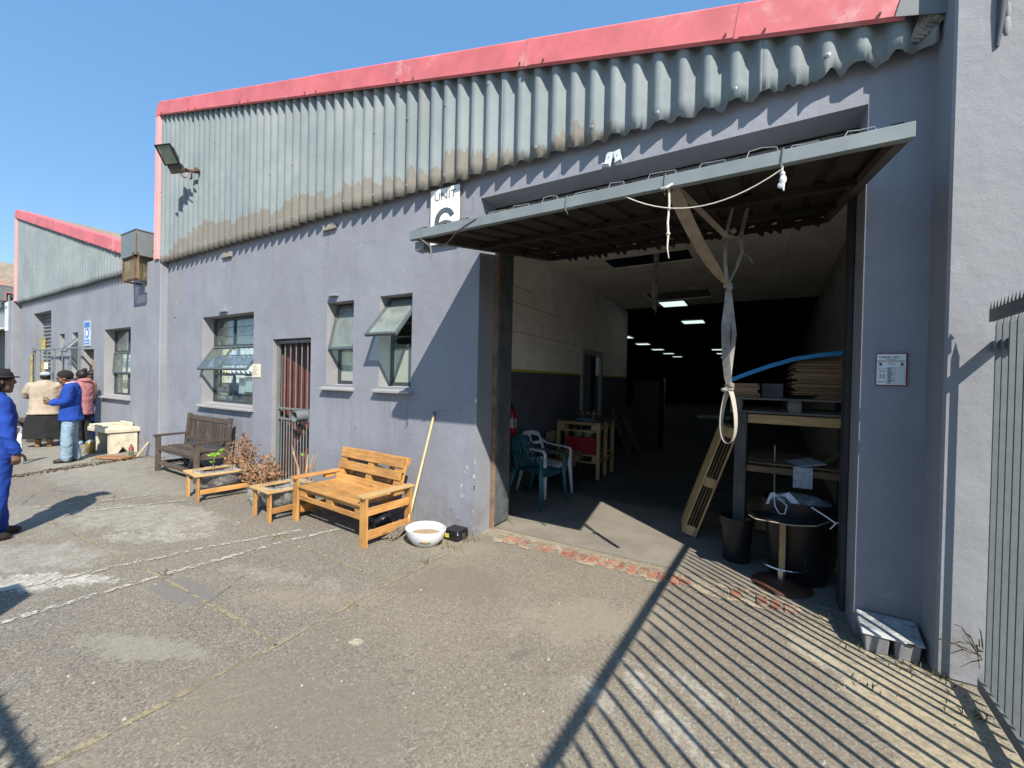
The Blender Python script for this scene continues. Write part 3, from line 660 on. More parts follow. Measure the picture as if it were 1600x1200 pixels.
# ---- neighbouring unit to the left
Nb = thing('neighbour_building', 'left neighbouring grey unit with roller shutter, sloping red fascia and pale corrugated cladding', 'building', (-15, 3.6, 0))
X0 = -19.73
HN = [(-18.45, -16.72, 0, 3.25), (-15.98, -15.55, 1.49, 2.56), (-14.95, -14.52, 1.49, 2.56), (-14.15, -13.40, 0, 2.12), (-12.75, -11.25, 1.06, 2.54)]
wall_grid(MB(), X0, -10.15, 0, 3.72, 3.47, 3.75, HN, 0, 1).build('wall', [PLAS2, RAW], Nb, fix=False)
mb = MB(); mb.add([(X0, 3.46, 3.72), (-10.2, 3.46, 3.72), (-10.2, 3.46, 4.0), (X0, 3.46, 6.2)], [(0, 1, 2, 3)]); mb.build('backing_board', DARK, Nb)
cladding(Nb, X0, -10.2, 6.52, CLAD2, lambda x: .1, .265)
fascia(Nb, [X0, -18.3, -16.6, -15.0, -13.2, -11.7, -10.3], X0, 6.52, .265, .27); trim(Nb, X0, 6.52, PINK); roof(Nb, X0-.1, -9.75, 6.55, .265)
gutter(Nb, -10.78, -10.06)
for i in range(30):
    zz = .02 + i*.108; MB().add([(-18.45, 3.70, zz), (-16.72, 3.70, zz), (-16.72, 3.66, zz+.05), (-18.45, 3.66, zz+.05), (-16.72, 3.70, zz+.104), (-18.45, 3.70, zz+.104)], [(0, 1, 2, 3), (3, 2, 4, 5)]).build('shutter_slat', M('shutter_paint', (.15, .165, .17), .5, .12, 4), Nb, fix=False)
MB().box(-18.40, -16.8, 3.745, 3.75, 0, 3.3).build('shutter_backing', SHEET, Nb)
sp = MB()
for zz in (2.2, .9, 1.5): sp.box(-18.30, -18.16, 3.60, 3.66, zz, zz+.35)
sp.build('shutter_guide', M('yellow_guide', (.40, .31, .10), .7, .3, 9, dirt=(.2, .17, .1), ds=5, dth=.5), Nb)
for a, b in ((-15.98, -15.55), (-14.95, -14.52)):
    fr = win_frame(Nb, a, b, 1.50, 2.55, (1.98,)); sill(Nb, a, b, 1.475); MB().box(a+.04, b-.04, 3.668, 3.672, 1.54, 1.96).build('pane', FROST, fr)
    sash(fr, 'open_sash', a+.01, b-.01, 1.93, 2.53, 0, R(14 if a < -15.5 else 38), 3.632, 1, SASHG)
MB().box(-14.14, -13.41, 3.70, 3.745, 0, 2.1).build('door', REDDOOR, Nb)
MB().box(-14.14, -14.06, 3.62, 3.70, 0, 2.1).build('door_frame', M('door_frame_tan', (.3, .2, .1)), Nb)
window3(Nb, -12.75, -11.25, 1.08, 2.53, R(3)); sill(Nb, -12.75, -11.25, 1.06)
mb = MB(); mb.box(-12.9, -11.0, 4.9, 5.0, 0, 2.9); mb.box(-16.2, -14.3, 4.2, 4.3, 0, 2.9); mb.box(-13.2, -13.1, 3.76, 4.9, 0, 2.9); mb.box(-10.9, -10.8, 3.76, 4.9, 0, 2.9); mb.box(-13.2, -10.8, 3.76, 5, 2.9, 2.95); mb.build('room_wall', CREAM, Nb)
mb = MB(); mb.box(-12.0, -11.3, 4.3, 4.5, .9, 1.75); mb.build('red_blind', M('red_cloth', (.3, .04, .04)), Nb)
# ---- third unit, mostly hidden at the left edge
T3 = thing('far_building', 'farthest grey unit at the left edge, its tan ribbed roof showing behind the neighbour', 'building', (-25, 3.6, 0))
fin('grey party wall beyond the roller shutter carrying a narrow white sign', -20.75, -19.9, 3.30, 3.74, PLAS2)
X3 = -30.1
wall_grid(MB(), X3, -20.7, 0, 3.72, 3.47, 3.75, [(-24.6, -21.2, 0, 3.0)]).build('wall', PLAS2, T3, fix=False)
cladding(T3, X3, -20.75, 6.52, CLAD2, lambda x: .1, .265); fascia(T3, [X3, -28, -26, -24, -22.3, -20.8], X3, 6.52, .265, .27); roof(T3, X3, -20.0, 6.55, .265, 3.42)
gutter(T3, -21.6, -20.85)
MB().box(-24.6, -21.2, 3.70, 3.74, 0, 3.0).build('dark_doorway', M('grey_door', (.12, .125, .13)), T3)
MB().beam((-23.0, 3.6, 3.0), (-23.0, 2.2, 2.7), 3.2, .05).build('door_canopy', M('pale_canopy', (.55, .55, .54), .6), T3)

rb = random.Random(17); mb = MB()
for i in range(20):
    z = .05+1.6*rb.random()**1.4; q = rb.uniform(.006, .02); dx = rb.uniform(0, .02) if rb.random() < .7 else rb.uniform(.05, .25); pts = [(-2.438-dx+q*math.cos(a)*rb.uniform(.5, 1.1), 3.4675, z+q*1.5*math.sin(a)*rb.uniform(.5, 1.1)) for a in (0, 1, 2.1, 3.1, 4.2, 5.2)]
    mb.add(pts, [tuple(range(6))])
tag(mb.build('plaster_chip', M('chip_white', (.42, .41, .39), .9), U, fix=False), kind='stuff')
mb = MB()
for i in range(60):
    x = rb.uniform(-9.4, -2.5); z = rb.uniform(.1, 3.4); q = rb.uniform(.004, .014)
    if any(h[0]-.1 < x < h[1]+.1 and h[2]-.1 < z < h[3]+.1 for h in HO): continue
    mb.add([(x+q*math.cos(a)*rb.uniform(.5, 1.2), 3.4675, z+q*math.sin(a)*rb.uniform(.6, 1.6)) for a in (0, 1.2, 2.5, 3.6, 5)], [tuple(range(5))])
tag(mb.build('paint_chip', M('chip_mix', (.12, .12, .13), .9, .6, 3), U, fix=False), kind='stuff')
# ---------------------------------------------------------------- objects on and in front of the facade
WOOD = M('varnished_pallet_wood', (.49, .252, .078), .6, .22, 4, grain=.6, rnd=.2, bump=.12, bs=30, dirt=(.30, .16, .07), ds=3, dth=.66)
WOODL = M('fresh_pallet_wood', (.50, .33, .15), .6, .16, 4, grain=.4, rnd=.15, bump=.12, bs=30)
WOODD = M('weathered_dark_wood', (.085, .064, .050), .8, .25, 4, grain=.5, rnd=.22, bump=.25, bs=40, dirt=(.16, .13, .11), ds=5, dth=.6)
WOODB = M('brown_shelf_timber', (.20, .125, .065), .75, .25, 3, grain=.5, rnd=.2, bump=.2)
WOODG = M('grey_shelf_timber', (.085, .08, .075), .8, .25, 3, grain=.5, rnd=.2, bump=.2)
BROOM = M('broom_stick', (.62, .48, .24), .5, .1, 4, grain=.2)
WHITEP = M('white_plastic', (.66, .68, .69), .35, .06, 4)
TEAL = M('teal_plastic', (.018, .11, .125), .4, .12, 5)
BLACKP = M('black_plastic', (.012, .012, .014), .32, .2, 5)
BLACKM = M('black_metal', (.016, .016, .017), .45, .2, 5)
CHROME = M('chrome', (.6, .6, .6), .15, .05, 4, metal=1)
STRAP = M('grey_webbing', (.25, .235, .21), .85, .3, 9, dirt=(.14, .125, .10), ds=7, dth=.52, bump=.2, bs=160)
STRAPB = M('tan_webbing', (.24, .19, .14), .8, .2, 12, dirt=(.12, .09, .07), ds=6, bump=.2, bs=160)
CORD = M('pale_cord', (.62, .58, .48), .7, .1, 20)
WIRE = M('dull_wire', (.17, .165, .15), .6, .2, 9)
WHITEB = M('white_board', (.78, .77, .74), .5, .04, 3)
TXT = M('sign_grey', (.075, .095, .11), .5); TXTR = M('sign_red', (.42, .03, .05), .5); TXTK = M('sign_black', (.03, .03, .035), .5)
CREAMC = M('cream_concrete', (.55, .50, .38), .8, .12, 4, dirt=(.32, .27, .18), ds=3, dth=.55, bump=.2)
SOIL = M('dry_soil', (.11, .085, .06), .95, .35, 20, bump=.5, bs=60)
FILM = m_film('clear_wrap', (.85, .85, .84), .20)
LEAFD = M('dry_leaf', (.24, .125, .055), .75, .5, 9, rnd=.1); LEAFO = M('dry_flower', (.30, .145, .085), .75, .35, 20)
TWIG = M('dry_twig', (.24, .16, .09), .85, .3, 12); LEAFG = M('fresh_leaf', (.16, .30, .03), .5, .25, 20)

# ---- unit sign
us = thing('unit_sign', 'white board lettered UNIT over a large grey 6, above the door canopy', 'sign', (-2.87, 3.46, 3.33))
MB().box(-3.065, -2.68, 3.422, 3.436, 3.03, 3.612).build('sign_board', WHITEB, us, bevel=.002)
text('lettering', 'UNIT', .118, (-2.868, 3.4205, 3.525), TXT, us, bold=-.0005, sx=1.08)
mb = MB(); a_ = [R(22+158*i/14) for i in range(15)]; o_ = [(-2.868+.137*math.cos(a), 3.262+.140*math.sin(a)) for a in a_] + [(-3.005, 3.20), (-3.0, 3.15)]; i_ = [(-2.866+.078*math.cos(a), 3.258+.090*math.sin(a)) for a in a_] + [(-2.944, 3.20), (-2.942, 3.15)]
n = len(o_); mb.add([(x, 3.4195, z) for x, z in o_+i_] + [(x, 3.4215, z) for x, z in o_+i_], [(k, k+1, n+k+1, n+k) for k in range(n-1)] + [(2*n+k, 3*n+k, 3*n+k+1, 2*n+k+1) for k in range(n-1)] + [(k, 2*n+k, 2*n+k+1, k+1) for k in range(n-1)])
a_ = [2*math.pi*i/28 for i in range(29)]; o_ = [(-2.868+.137*math.cos(a), 3.165+.105*math.sin(a)) for a in a_]; i_ = [(-2.868+.078*math.cos(a), 3.165+.055*math.sin(a)) for a in a_]; n = len(o_)
mb.add([(x, 3.4193, z) for x, z in o_+i_], [(k, k+1, n+k+1, n+k) for k in range(n-1)]); mb.build('lettering', TXT, us, fix=False)
# ---- bait station notice
bs = thing('bait_notice', 'white notice with red edges reading RODENT BAIT STATION beside the doorway', 'sign', (.738, 3.466, 1.72))
MB().box(.661, .809, 3.458, 3.467, 1.617, 1.821).build('notice_back', M('notice_red', (.26, .02, .045), .5), bs)
MB().box(.662, .800, 3.455, 3.4575, 1.622, 1.815).build('notice_face', M('notice_white', (.70, .76, .75), .35, .03), bs)
fy = 3.4545
text('lettering', 'super', .0185, (.708, fy, 1.797), TXTK, bs, bold=.0002); text('lettering', 'care', .0185, (.752, fy, 1.797), TXTR, bs, bold=.0002)
mb = MB(); n = 14
mb.add([(.680+.0085*r_*math.cos(6.283*k/n), fy, 1.797+.0085*r_*math.sin(6.283*k/n)) for r_ in (1, .7) for k in range(n)], [(k, (k+1) % n, n+(k+1) % n, n+k) for k in range(n)]); mb.build('emblem', TXTR, bs)
text('lettering', 'pest control', .0085, (.731, fy, 1.782), TXTK, bs); text('lettering', 'RODENT BAIT STATION', .0125, (.731, fy, 1.770), TXTR, bs, bold=.0002, sx=.96)
text('lettering', 'POISON', .0095, (.731, fy, 1.753), TXTR, bs)
for cx in (.680, .782):
    MB().ball((cx, fy, 1.755), .0075, 6, sc=(1, .06, .8)).box(cx-.004, cx+.004, fy-.0003, fy+.0003, 1.745, 1.750).beam((cx-.010, fy, 1.746), (cx+.010, fy, 1.739), .0005, .002, up=(0, 0, 1)).beam((cx-.010, fy, 1.739), (cx+.010, fy, 1.746), .0005, .002, up=(0, 0, 1)).build('skull_mark', TXTK, bs)
text('lettering', '23', .034, (.688, fy, 1.675), TXT, bs); text('lettering', 'Station number', .0075, (.690, fy, 1.722), TXTR, bs); text('lettering', 'Bait: block', .0075, (.690, fy, 1.707), TXTK, bs)
text('lettering', 'DANGER', .0095, (.688, fy, 1.640), TXTR, bs)
tb = MB()
for i in range(13):
    zz = 1.628 + i*.0085; tb.box(.712, .795, fy-.0003, fy+.0003, zz, zz+.0009)
for xx in (.712, .748, .795): tb.box(xx, xx+.0009, fy-.0004, fy+.0002, 1.628, 1.731)
for i in range(12): tb.box(.716, .716+.012+.016*((i*7) % 5)/4, fy-.0004, fy+.0002, 1.631+i*.0085, 1.6345+i*.0085)
tb.build('table_print', TXTK, bs)
# ---- small fittings on the wall
def fit(name, label, cat, mb, mat, **k): return tag(mb.build(name, mat, bevel=k.get('bevel', .002), smooth=k.get('smooth', False)), label, cat, k.get('group'))
VENT = M('vent_brick', (.25, .235, .20), .85, .2, 20, dirt=(.1, .09, .07), ds=14)
fit('vent_brick', 'small weathered vent brick under the cladding above the large window', 'vent', MB().box(-7.50, -7.23, 3.43, 3.475, 3.47, 3.55), VENT)
fit('vent_brick', 'small weathered vent brick under the cladding above the two narrow windows', 'vent', MB().box(-4.92, -4.67, 3.43, 3.475, 3.49, 3.56), VENT)
fit('wall_bracket', 'small white metal stub on the wall just above the large window', 'bracket', MB().box(-7.57, -7.35, 3.42, 3.472, 2.60, 2.645), GALV)
fit('wall_bracket', 'small white metal stub on the wall just above the closed narrow window', 'bracket', MB().box(-4.79, -4.62, 3.42, 3.472, 2.625, 2.655), GALV)
nt = thing('wall_notice', 'small cream notice plate on the wall between large window and barred door', 'notice', (-6.49, 3.465, 1.66))
MB().box(-6.60, -6.38, 3.460, 3.468, 1.56, 1.76).build('plate', M('cream_plate', (.62, .55, .42), .5), nt)
mb = MB()
for i in range(6): mb.box(-6.56, -6.42-.03*(i % 3), 3.4588, 3.4602, 1.60+i*.024, 1.606+i*.024)
mb.build('print_lines', M('faint_print', (.3, .25, .2)), nt)
fit('wall_strip', 'thin brown strip of old conduit running down the wall near the left corner', 'conduit', MB().box(-9.22, -9.17, 3.455, 3.472, 2.62, 3.22).box(-9.205, -9.18, 3.458, 3.472, 3.22, 3.62), VENT)
for i, (xa, rz, lb) in enumerate(((-1.115, .22, 'left one of the two white angle brackets fixed over the door opening'), (-1.035, -.22, 'right one of the two white angle brackets fixed over the door opening'))):
    mb = MB().box(-.028, .028, -.004, .004, -.06, .06).box(-.028, .028, -.06, .004, -.062, -.054); mb.ball((0, -.006, .02), .006, 5)
    tag(mb.build('angle_bracket', M('bracket_white', (.55, .60, .62), .45), bevel=.001, mw=Matrix.Translation((xa, 3.44, 3.48)) @ Matrix.Rotation(rz, 4, 'Y')), lb, 'bracket', 'angle brackets over the doorway')
# ---- floodlight
fl = thing('floodlight', 'dark square floodlight on a rusty bracket at the upper left of the cladding', 'floodlight', (-8.25, 3.36, 5.05))
nrm = V((.42, -.70, -.58)).normalized(); xx_ = V((1, .35, 0)); xx_ = (xx_ - nrm*xx_.dot(nrm)).normalized(); yy_ = nrm.cross(xx_)
if yy_.z > 0: yy_ = -yy_
zz_ = xx_.cross(yy_)
FSC = .70
FM = Matrix(((xx_.x, yy_.x, nrm.x, -8.28), (xx_.y, yy_.y, nrm.y, 2.98), (xx_.z, yy_.z, nrm.z, 5.12), (0, 0, 0, 1))) @ Matrix.Scale(FSC, 4)
def frust(mb, w0, h0, z0, w1, h1, z1, m=0):
    vs = [(-w0, -h0, z0), (w0, -h0, z0), (w0, h0, z0), (-w0, h0, z0), (-w1, -h1, z1), (w1, -h1, z1), (w1, h1, z1), (-w1, h1, z1)]
    return mb.add(vs, [(3, 2, 1, 0), (4, 5, 6, 7), (0, 1, 5, 4), (1, 2, 6, 5), (2, 3, 7, 6), (3, 0, 4, 7)], m)
LAMPM = M('floodlight_body', (.05, .047, .045), .45, .25, 8, dirt=(.5, .5, .48), ds=4, dth=.62)
mb = MB(); frust(mb, .09, .11, -.20, .17, .20, -.02); frust(mb, .06, .09, -.235, .09, .11, -.20); mb.xf(FM).build('housing', LAMPM, fl, bevel=.01)
mb = MB(); mb.box(-.185, .185, -.215, -.19, -.02, .015); mb.box(-.185, .185, .19, .215, -.02, .015); mb.box(-.185, -.16, -.19, .19, -.02, .015); mb.box(.16, .185, -.19, .19, -.02, .015); mb.xf(FM).build('bezel', BLACKM, fl)
MB().box(-.16, .16, -.19, .19, -.004, .004).xf(FM).build('lens', glass('lamp_glass', (.75, .82, .78), .25), fl)
mb = MB(); frust(mb, .07, .09, -.15, .15, .18, -.012); mb.xf(FM).build('reflector', M('lamp_reflector', (.42, .46, .42), .35, .2, 6, metal=.4), fl)
MB().box(-.15, .15, .215, .40, -.13, .0).xf(FM).build('gear_box', M('gear_box', (.075, .07, .065), .5, .2), fl, bevel=.006)
mb = MB(); hp = FM @ V((0, .33, -.12)); mb.tube([hp, (-8.22, 3.20, 4.95), (-8.15, 3.37, 4.98)], .028, 8); mb.tube([(-8.15, 3.36, 4.98), (-8.08, 3.30, 4.98)], .035, 8)
for k in range(14): pass
mb.tube([(-8.2+.09*math.sin(a*.7), 3.22+.05*math.cos(a*.5), 4.90-.07*math.cos(a*.7)) for a in range(10)], .012, 6); mb.build('bracket', RUST, fl, smooth=True)
# ---- cage with lamp on the gutter box
cg = thing('lamp_cage', 'rusty mesh security cage with amber glass hanging below the grey gutter box', 'cage', (-10.5, 3.33, 3.37))
mb = MB()
xa, xb, ya, yb, za, zb = -10.76, -10.17, 3.20, 3.50, 3.37, 3.79
for x in (xa, xb):
    for y in (ya, yb): mb.box(x-.018, x+.018, y-.018, y+.018, za, zb)
for z in (za, zb):
    for y in (ya, yb): mb.box(xa+.018, xb-.018, y-.016, y+.016, z-.016, z+.016)
    for x in (xa, xb): mb.box(x-.016, x+.016, ya+.018, yb-.018, z-.016, z+.016)
mb.build('cage_frame', RUST, cg)
mb = MB(); MESHM = M('cage_mesh', (.30, .25, .14), .5, .3, 20, metal=.3)
for k in range(-8, 12):
    for s_ in (1, -1):
        y0 = ya + k*.04; 
        def clip(y0, s_):
            pts = [(y0 + s_*u*.42/1, za + u*.42) for u in (0, 1)]
            t0, t1 = 0.0, 1.0; dy = s_*.42
            for lim, sg in ((ya, 1), (yb, -1)):
                a = (lim-y0)/dy
                if (dy > 0) == (sg > 0): t0 = max(t0, a)
                else: t1 = min(t1, a)
            return t0, t1
        st = y0 if s_ > 0 else y0 + .12
        t0, t1 = clip(st, s_)
        if t1 - t0 > .06: mb.beam((xb, st+s_*.42*t0, za+.42*t0), (xb, st+s_*.42*t1, za+.42*t1), .006, .008, up=(1, 0, 0))
for k in range(14): mb.box(xa, xb, ya-.003, ya+.003, za+k*.031, za+k*.031+.007)
for k in range(20): mb.box(xa+k*.037, xa+k*.037+.006, ya-.002, ya+.004, za, zb)
mb.build('cage_mesh', MESHM, cg)
MB().box(xa+.12, xb-.10, ya+.08, yb-.16, za+.04, zb-.06).build('amber_lamp', M('amber_glass', (.50, .30, .05), .25, .1), cg, bevel=.02); MB().box(xa+.12, xb-.10, yb-.155, yb-.04, za+.05, zb-.06).build('white_lamp', M('lamp_white', (.45, .5, .48), .3, .3, 25), cg, bevel=.02)
mb = MB(); mb.box(-10.5, -10.44, 3.42, 3.47, 3.23, 3.35); fit('junction_box', 'tiny white junction box on the wall below the rusty cage', 'junction box', MB().box(-10.46, -10.36, 3.43, 3.472, 3.17, 3.30), WHITEB)

# ---- tilted canopy door
CN = thing('canopy_door', 'tilted-up corrugated steel door forming a dark canopy over the doorway', 'door', (-.9, 3.6, 2.9))
A0, A1 = V((0, 2.45, 2.745)), V((0, 4.98, 3.225)); dd = (A1-A0).normalized(); nn = V((0, -dd.z, dd.y)); ln = (A1-A0).length
xl, xr = -2.395, .572
MB().box(xl, xr, 2.430, 2.470, 2.690, 2.760).build('front_channel', DOORF, CN, bevel=.003)
MB().box(xl+.02, xl+.11, 2.475, 2.56, 2.615, 2.684).build('end_bracket', DOORF, CN, bevel=.003)
for x in (xl+.03, xr-.03): MB().beam(A0+V((x, .02, -.02)), A1+V((x, 0, -.02)), .05, .05).build('side_channel', M('door_side_steel', (.08, .07, .06), .7, .3, 5, dirt=(.15, .08, .05)), CN)
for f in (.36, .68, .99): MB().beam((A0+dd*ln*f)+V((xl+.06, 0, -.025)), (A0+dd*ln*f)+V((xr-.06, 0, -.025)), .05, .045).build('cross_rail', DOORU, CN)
w_ = (xr-xl)/5
for s_ in range(5):
    a = xl + s_*w_; vs = []; fs = []; m_ = []
    prof = []
    for k in range(3):
        b = a + w_*k/3; q = w_/3
        prof += [(b, 0), (b+q*.55, 0), (b+q*.62, .022), (b+q*.82, .022), (b+q*.9, 0)]
    prof.append((a+w_+.004, 0)); m_ = len(prof)
    for f in (.003, .5, 1.0):
        for x, h_ in prof: 
            p = A0 + dd*ln*f + nn*(h_+.004) ; vs.append((x, p.y + (random.uniform(-.03, .06) if f == 1 else 0), p.z))
    for r_ in range(2): fs += [(r_*m_+k, r_*m_+k+1, (r_+1)*m_+k+1, (r_+1)*m_+k) for k in range(m_-1)]
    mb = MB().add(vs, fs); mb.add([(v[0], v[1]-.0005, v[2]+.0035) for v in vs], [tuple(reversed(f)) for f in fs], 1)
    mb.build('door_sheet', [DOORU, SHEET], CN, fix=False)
mb = MB()                                             # torn lining hanging from the inner edge
for k in range(34):
    x = xl + .25 + k*.078; d_ = random.uniform(.01, .07); mb.add([(x, 4.97, 3.19), (x+.085, 4.97, 3.19), (x+.07, 4.97+.02, 3.19-d_), (x+.03, 4.98, 3.19-d_*.6)], [(0, 1, 2, 3)])
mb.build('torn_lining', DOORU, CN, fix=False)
mb = MB(); rb = random.Random(5)                      # bent sheet ends and clips standing over the channel
for k in range(13):
    x = xl + .05 + k*.225 + rb.uniform(-.03, .03); w2 = rb.uniform(.09, .15); h_ = rb.uniform(.012, .035) if k > 2 else .014
    mb.tube([(x, 2.45, 2.762), (x+.012, 2.45, 2.762+h_), (x+w2*.5, 2.455, 2.762+h_+rb.uniform(-.004, .010)), (x+w2, 2.45, 2.762+h_*.8), (x+w2+.008, 2.45, 2.762)], .0026, 5)
mb.build('wire_clip', GALV, CN)
mb = MB(); rb = random.Random(9)
for k in (0, 1, 2, 4):
    x = xl + .03 + k*.2 ; mb.beam((x, 2.46, 2.765), (x+.11, 2.46, 2.768), .03, .006)
mb.build('sheet_end', RUST, CN)
mb = MB()
for x in (-2.26, -1.05, -.46, .09): mb.tube([(x, 2.426, 2.765), (x-.004, 2.424, 2.72), (x-.008, 2.428, 2.68), (x-.004, 2.46, 2.66)], .004, 5)
mb.tube([(-1.62, 2.47, 2.775), (-1.76, 2.424, 2.74), (-1.9, 2.425, 2.69), (-2.05, 2.5, 2.65), (-2.2, 2.6, 2.66)], .004, 5); mb.tube([(-2.26, 2.44, 2.67), (-2.21, 2.47, 2.63), (-2.20, 2.48, 2.56), (-2.22, 2.47, 2.53)], .006, 5)
mb.build('tie_wire', WIRE, CN, smooth=True)
cat_ = []
for i in range(17):
    f = i/16; cat_.append((-.72+.81*f, 2.44, 2.715-.045*f - .135*(1-(2*f-1)**2)))
tag(MB().tube([(-1.05, 2.44, 2.69), (-.88, 2.435, 2.70)] + cat_, .0033, 6).build('sagging_cord', CORD, smooth=True), 'thin pale cord sagging in a curve along the front of the canopy', 'cord')
mb = MB(); rb = random.Random(2); mb.ball((.09, 2.44, 2.645), .012, 5); mb.ball((.092, 2.44, 2.615), .020, 6, sc=(.8, .6, 1.3)); mb.ball((.085, 2.44, 2.59), .016, 6, sc=(1, .5, 1.0)); mb.tube([(.09, 2.44, 2.69), (.09, 2.44, 2.64)], .003, 5); mb.tube([(.09, 2.44, 2.6), (.097, 2.44, 2.56)], [.012, .002], 6)
tag(mb.build('rag_knot', WHITEP, smooth=True), 'small white rag knotted onto the cord under the canopy right end', 'rag')
mb = MB().tube([(-.445, 2.455, 2.695), (-.44, 2.45, 2.6), (-.446, 2.45, 2.5), (-.442, 2.45, 2.445)], .006, 8).ball((-.442, 2.45, 2.438), .011, 6).tube([(-.442, 2.45, 2.43), (-.445, 2.45, 2.36), (-.435, 2.45, 2.30)], [.006, .004, .002], 6)
mb.tube([(-.48, 2.43, 2.69), (-.45, 2.42, 2.685), (-.415, 2.44, 2.71)], .008, 6)
tag(mb.build('hanging_cord', CORD, smooth=True), 'short pale cord with a frayed end hanging from the canopy front edge', 'cord')
# ---- straps
ST = thing('lifting_strap', 'long grey webbing strap knotted under the canopy and ending in a loop', 'strap', (-.18, 3.2, 1.2))
K = V((-.18, 3.20, 2.28)); Kb = V((-.155, 3.20, 1.575))
mb = MB(); pts = [V((-.43, 2.50, 2.70)).lerp(K, f) + V((0, 0, -.05*math.sin(math.pi*f))) for f in [i/8 for i in range(9)]]
mb.ribbon(pts, [.075, .078, .075, .072, .07, .068, .06, .045, .02], .004, (.9, -.35, .25)); mb.build('brace_band', STRAPB, ST)
mb = MB(); mb.ribbon([(-.40, 2.52, 2.70), (-.30, 2.9, 2.67), (-.20, 3.2, 2.62), (-.16, 3.32, 2.64)], .035, .004, (.6, .2, .6)); mb.build('brace_band', STRAPB, ST)
mb = MB(); mb.ribbon([K, (-.20, 3.22, 2.42), (-.205, 3.24, 2.55), (-.20, 3.28, 2.68), (-.17, 3.35, 2.86)], [.02, .024, .024, .022, .02], .004, (1, .3, 0)); mb.ribbon([K, (-.13, 3.22, 2.40), (-.10, 3.25, 2.52), (-.115, 3.28, 2.62), (-.08, 3.35, 2.84)], [.02, .018, .024, .03, .03], .004, (1, -.3, .3)); mb.build('upper_band', STRAP, ST)
mb = MB().tube([(-.10, 3.25, 2.5), (-.06, 3.24, 2.47), (-.035, 3.24, 2.42)], .004, 5).tube([(-.11, 3.25, 2.5), (-.13, 3.24, 2.44), (-.15, 3.24, 2.43)], [.008, .005, .001], 5).ball((-.16, 3.3, 2.68), .022, 6); mb.build('frayed_end', WIRE, ST, smooth=True)
mb = MB().ball(K, .026, 8, sc=(1.1, .8, .9)).ball(K+V((.012, -.01, -.02)), .022, 8); mb.build('strap_knot', STRAP, ST, smooth='all')
mb = MB(); mb.ribbon([K, (-.175, 3.2, 2.15), (-.185, 3.195, 2.0), (-.18, 3.2, 1.8), (-.165, 3.2, 1.65), Kb], [.022, .05, .058, .056, .05, .022], .004, [(1, .2, 0), (1, .1, 0), (1, -.2, 0), (1, -.5, 0), (1, -.4, 0), (1, 0, 0)])
mb.ribbon([K+V((.01, 0, 0)), (-.155, 3.215, 2.13), (-.135, 3.215, 1.95), (-.15, 3.215, 1.75), (-.158, 3.21, 1.62), Kb], [.02, .03, .035, .03, .025, .02], .004, (.8, .6, 0)); mb.build('hanging_band', STRAP, ST)
mb = MB().ball(Kb, .03, 8, sc=(1.0, .8, .8)).ball(Kb+V((-.026, -.008, -.01)), .022, 8, sc=(1.2, .8, .7)).ball(Kb+V((.01, -.01, .02)), .022, 8); mb.build('strap_knot', STRAP, ST, smooth='all')
lp_ = [Kb + V((math.sin(a)*.044*(1-.38*math.cos(a)), -.030*math.sin(a)*(1-.38*math.cos(a)), -.19+.185*math.cos(a))) for a in [2*math.pi*i/26 for i in range(27)]]
mb = MB().ribbon(lp_, .036, .0045, [(.56+.3*math.cos(2*math.pi*i/26), .83, .2*math.sin(2*math.pi*i/26)) for i in range(27)]); mb.build('strap_loop', M('light_webbing', (.38, .345, .29), .8, .12, 12, bump=.2, bs=160), ST)
LS = thing('ceiling_strap', 'grey strap loop hanging from the dark ceiling hatch inside the doorway', 'strap', (-1.33, 6.45, 2.7))
mb = MB().ribbon([(-1.33, 6.45, 3.6), (-1.34, 6.45, 3.2), (-1.36, 6.44, 2.95), (-1.33, 6.44, 2.78)], .05, .005, (1, .2, 0)).ribbon([(-1.31, 6.47, 3.6), (-1.315, 6.47, 3.1), (-1.325, 6.46, 2.78)], .05, .005, (1, -.2, 0)); mb.build('strap_band', STRAP, LS)
MB().ball((-1.33, 6.45, 2.755), .04, 8).tube([(-1.33, 6.45, 2.74), (-1.36, 6.45, 2.70)], [.02, .006], 6).tube([(-1.32, 6.45, 2.74), (-1.31, 6.45, 2.64)], [.02, .006], 6).build('strap_knot', STRAP, LS, smooth='all')

# ---- benches
def local(pt, o, ang):
    c, s_ = math.cos(ang), math.sin(ang); return V((o[0]+pt[0]*c-pt[1]*s_, o[1]+pt[0]*s_+pt[1]*c, pt[2]))
def mk(o, ang, root):
    def p(name, a, b, w, t, mat, up=(0, 0, 1), bevel=.003):
        c, s_ = math.cos(ang), math.sin(ang); u = (up[0]*c-up[1]*s_, up[0]*s_+up[1]*c, up[2])
        return plank(name, local(a, o, ang), local(b, o, ang), w, t, mat, root, u, bevel)
    return p
an = math.atan2(-.10, 1.27); o = (-4.40, 2.76)
PB = thing('pallet_bench', 'orange varnished bench made of pallet boards beside the leaning broomstick', 'bench', (o[0], o[1], 0), an)
p = mk(o, an, PB); Wd = 1.31; Dp = .56
for x in (.05, Wd-.05):
    p('leg', (x, .012, 0), (x, .012, .465), .10, .026, WOOD, (0, 1, 0)); p('leg', (x, Dp-.012, 0), (x, Dp-.012, .465), .09, .026, WOOD, (0, 1, 0))
    p('leg_rail', (x-.03 if x < .5 else x+.03, .03, .11), (x-.03 if x < .5 else x+.03, Dp-.03, .11), .02, .085, WOOD)
    p('side_rail', (x-.03 if x < .5 else x+.03, .03, .33), (x-.03 if x < .5 else x+.03, Dp-.03, .33), .02, .075, WOOD)
    p('armrest', (x+(.0 if x < .5 else -.0), -.03, .478), (x, Dp+.03, .478), .10, .022, WOOD if x < .5 else WOODL)
    p('armrest_packer', (x, .34, .44), (x, .46, .44), .06, .05, WOOD)
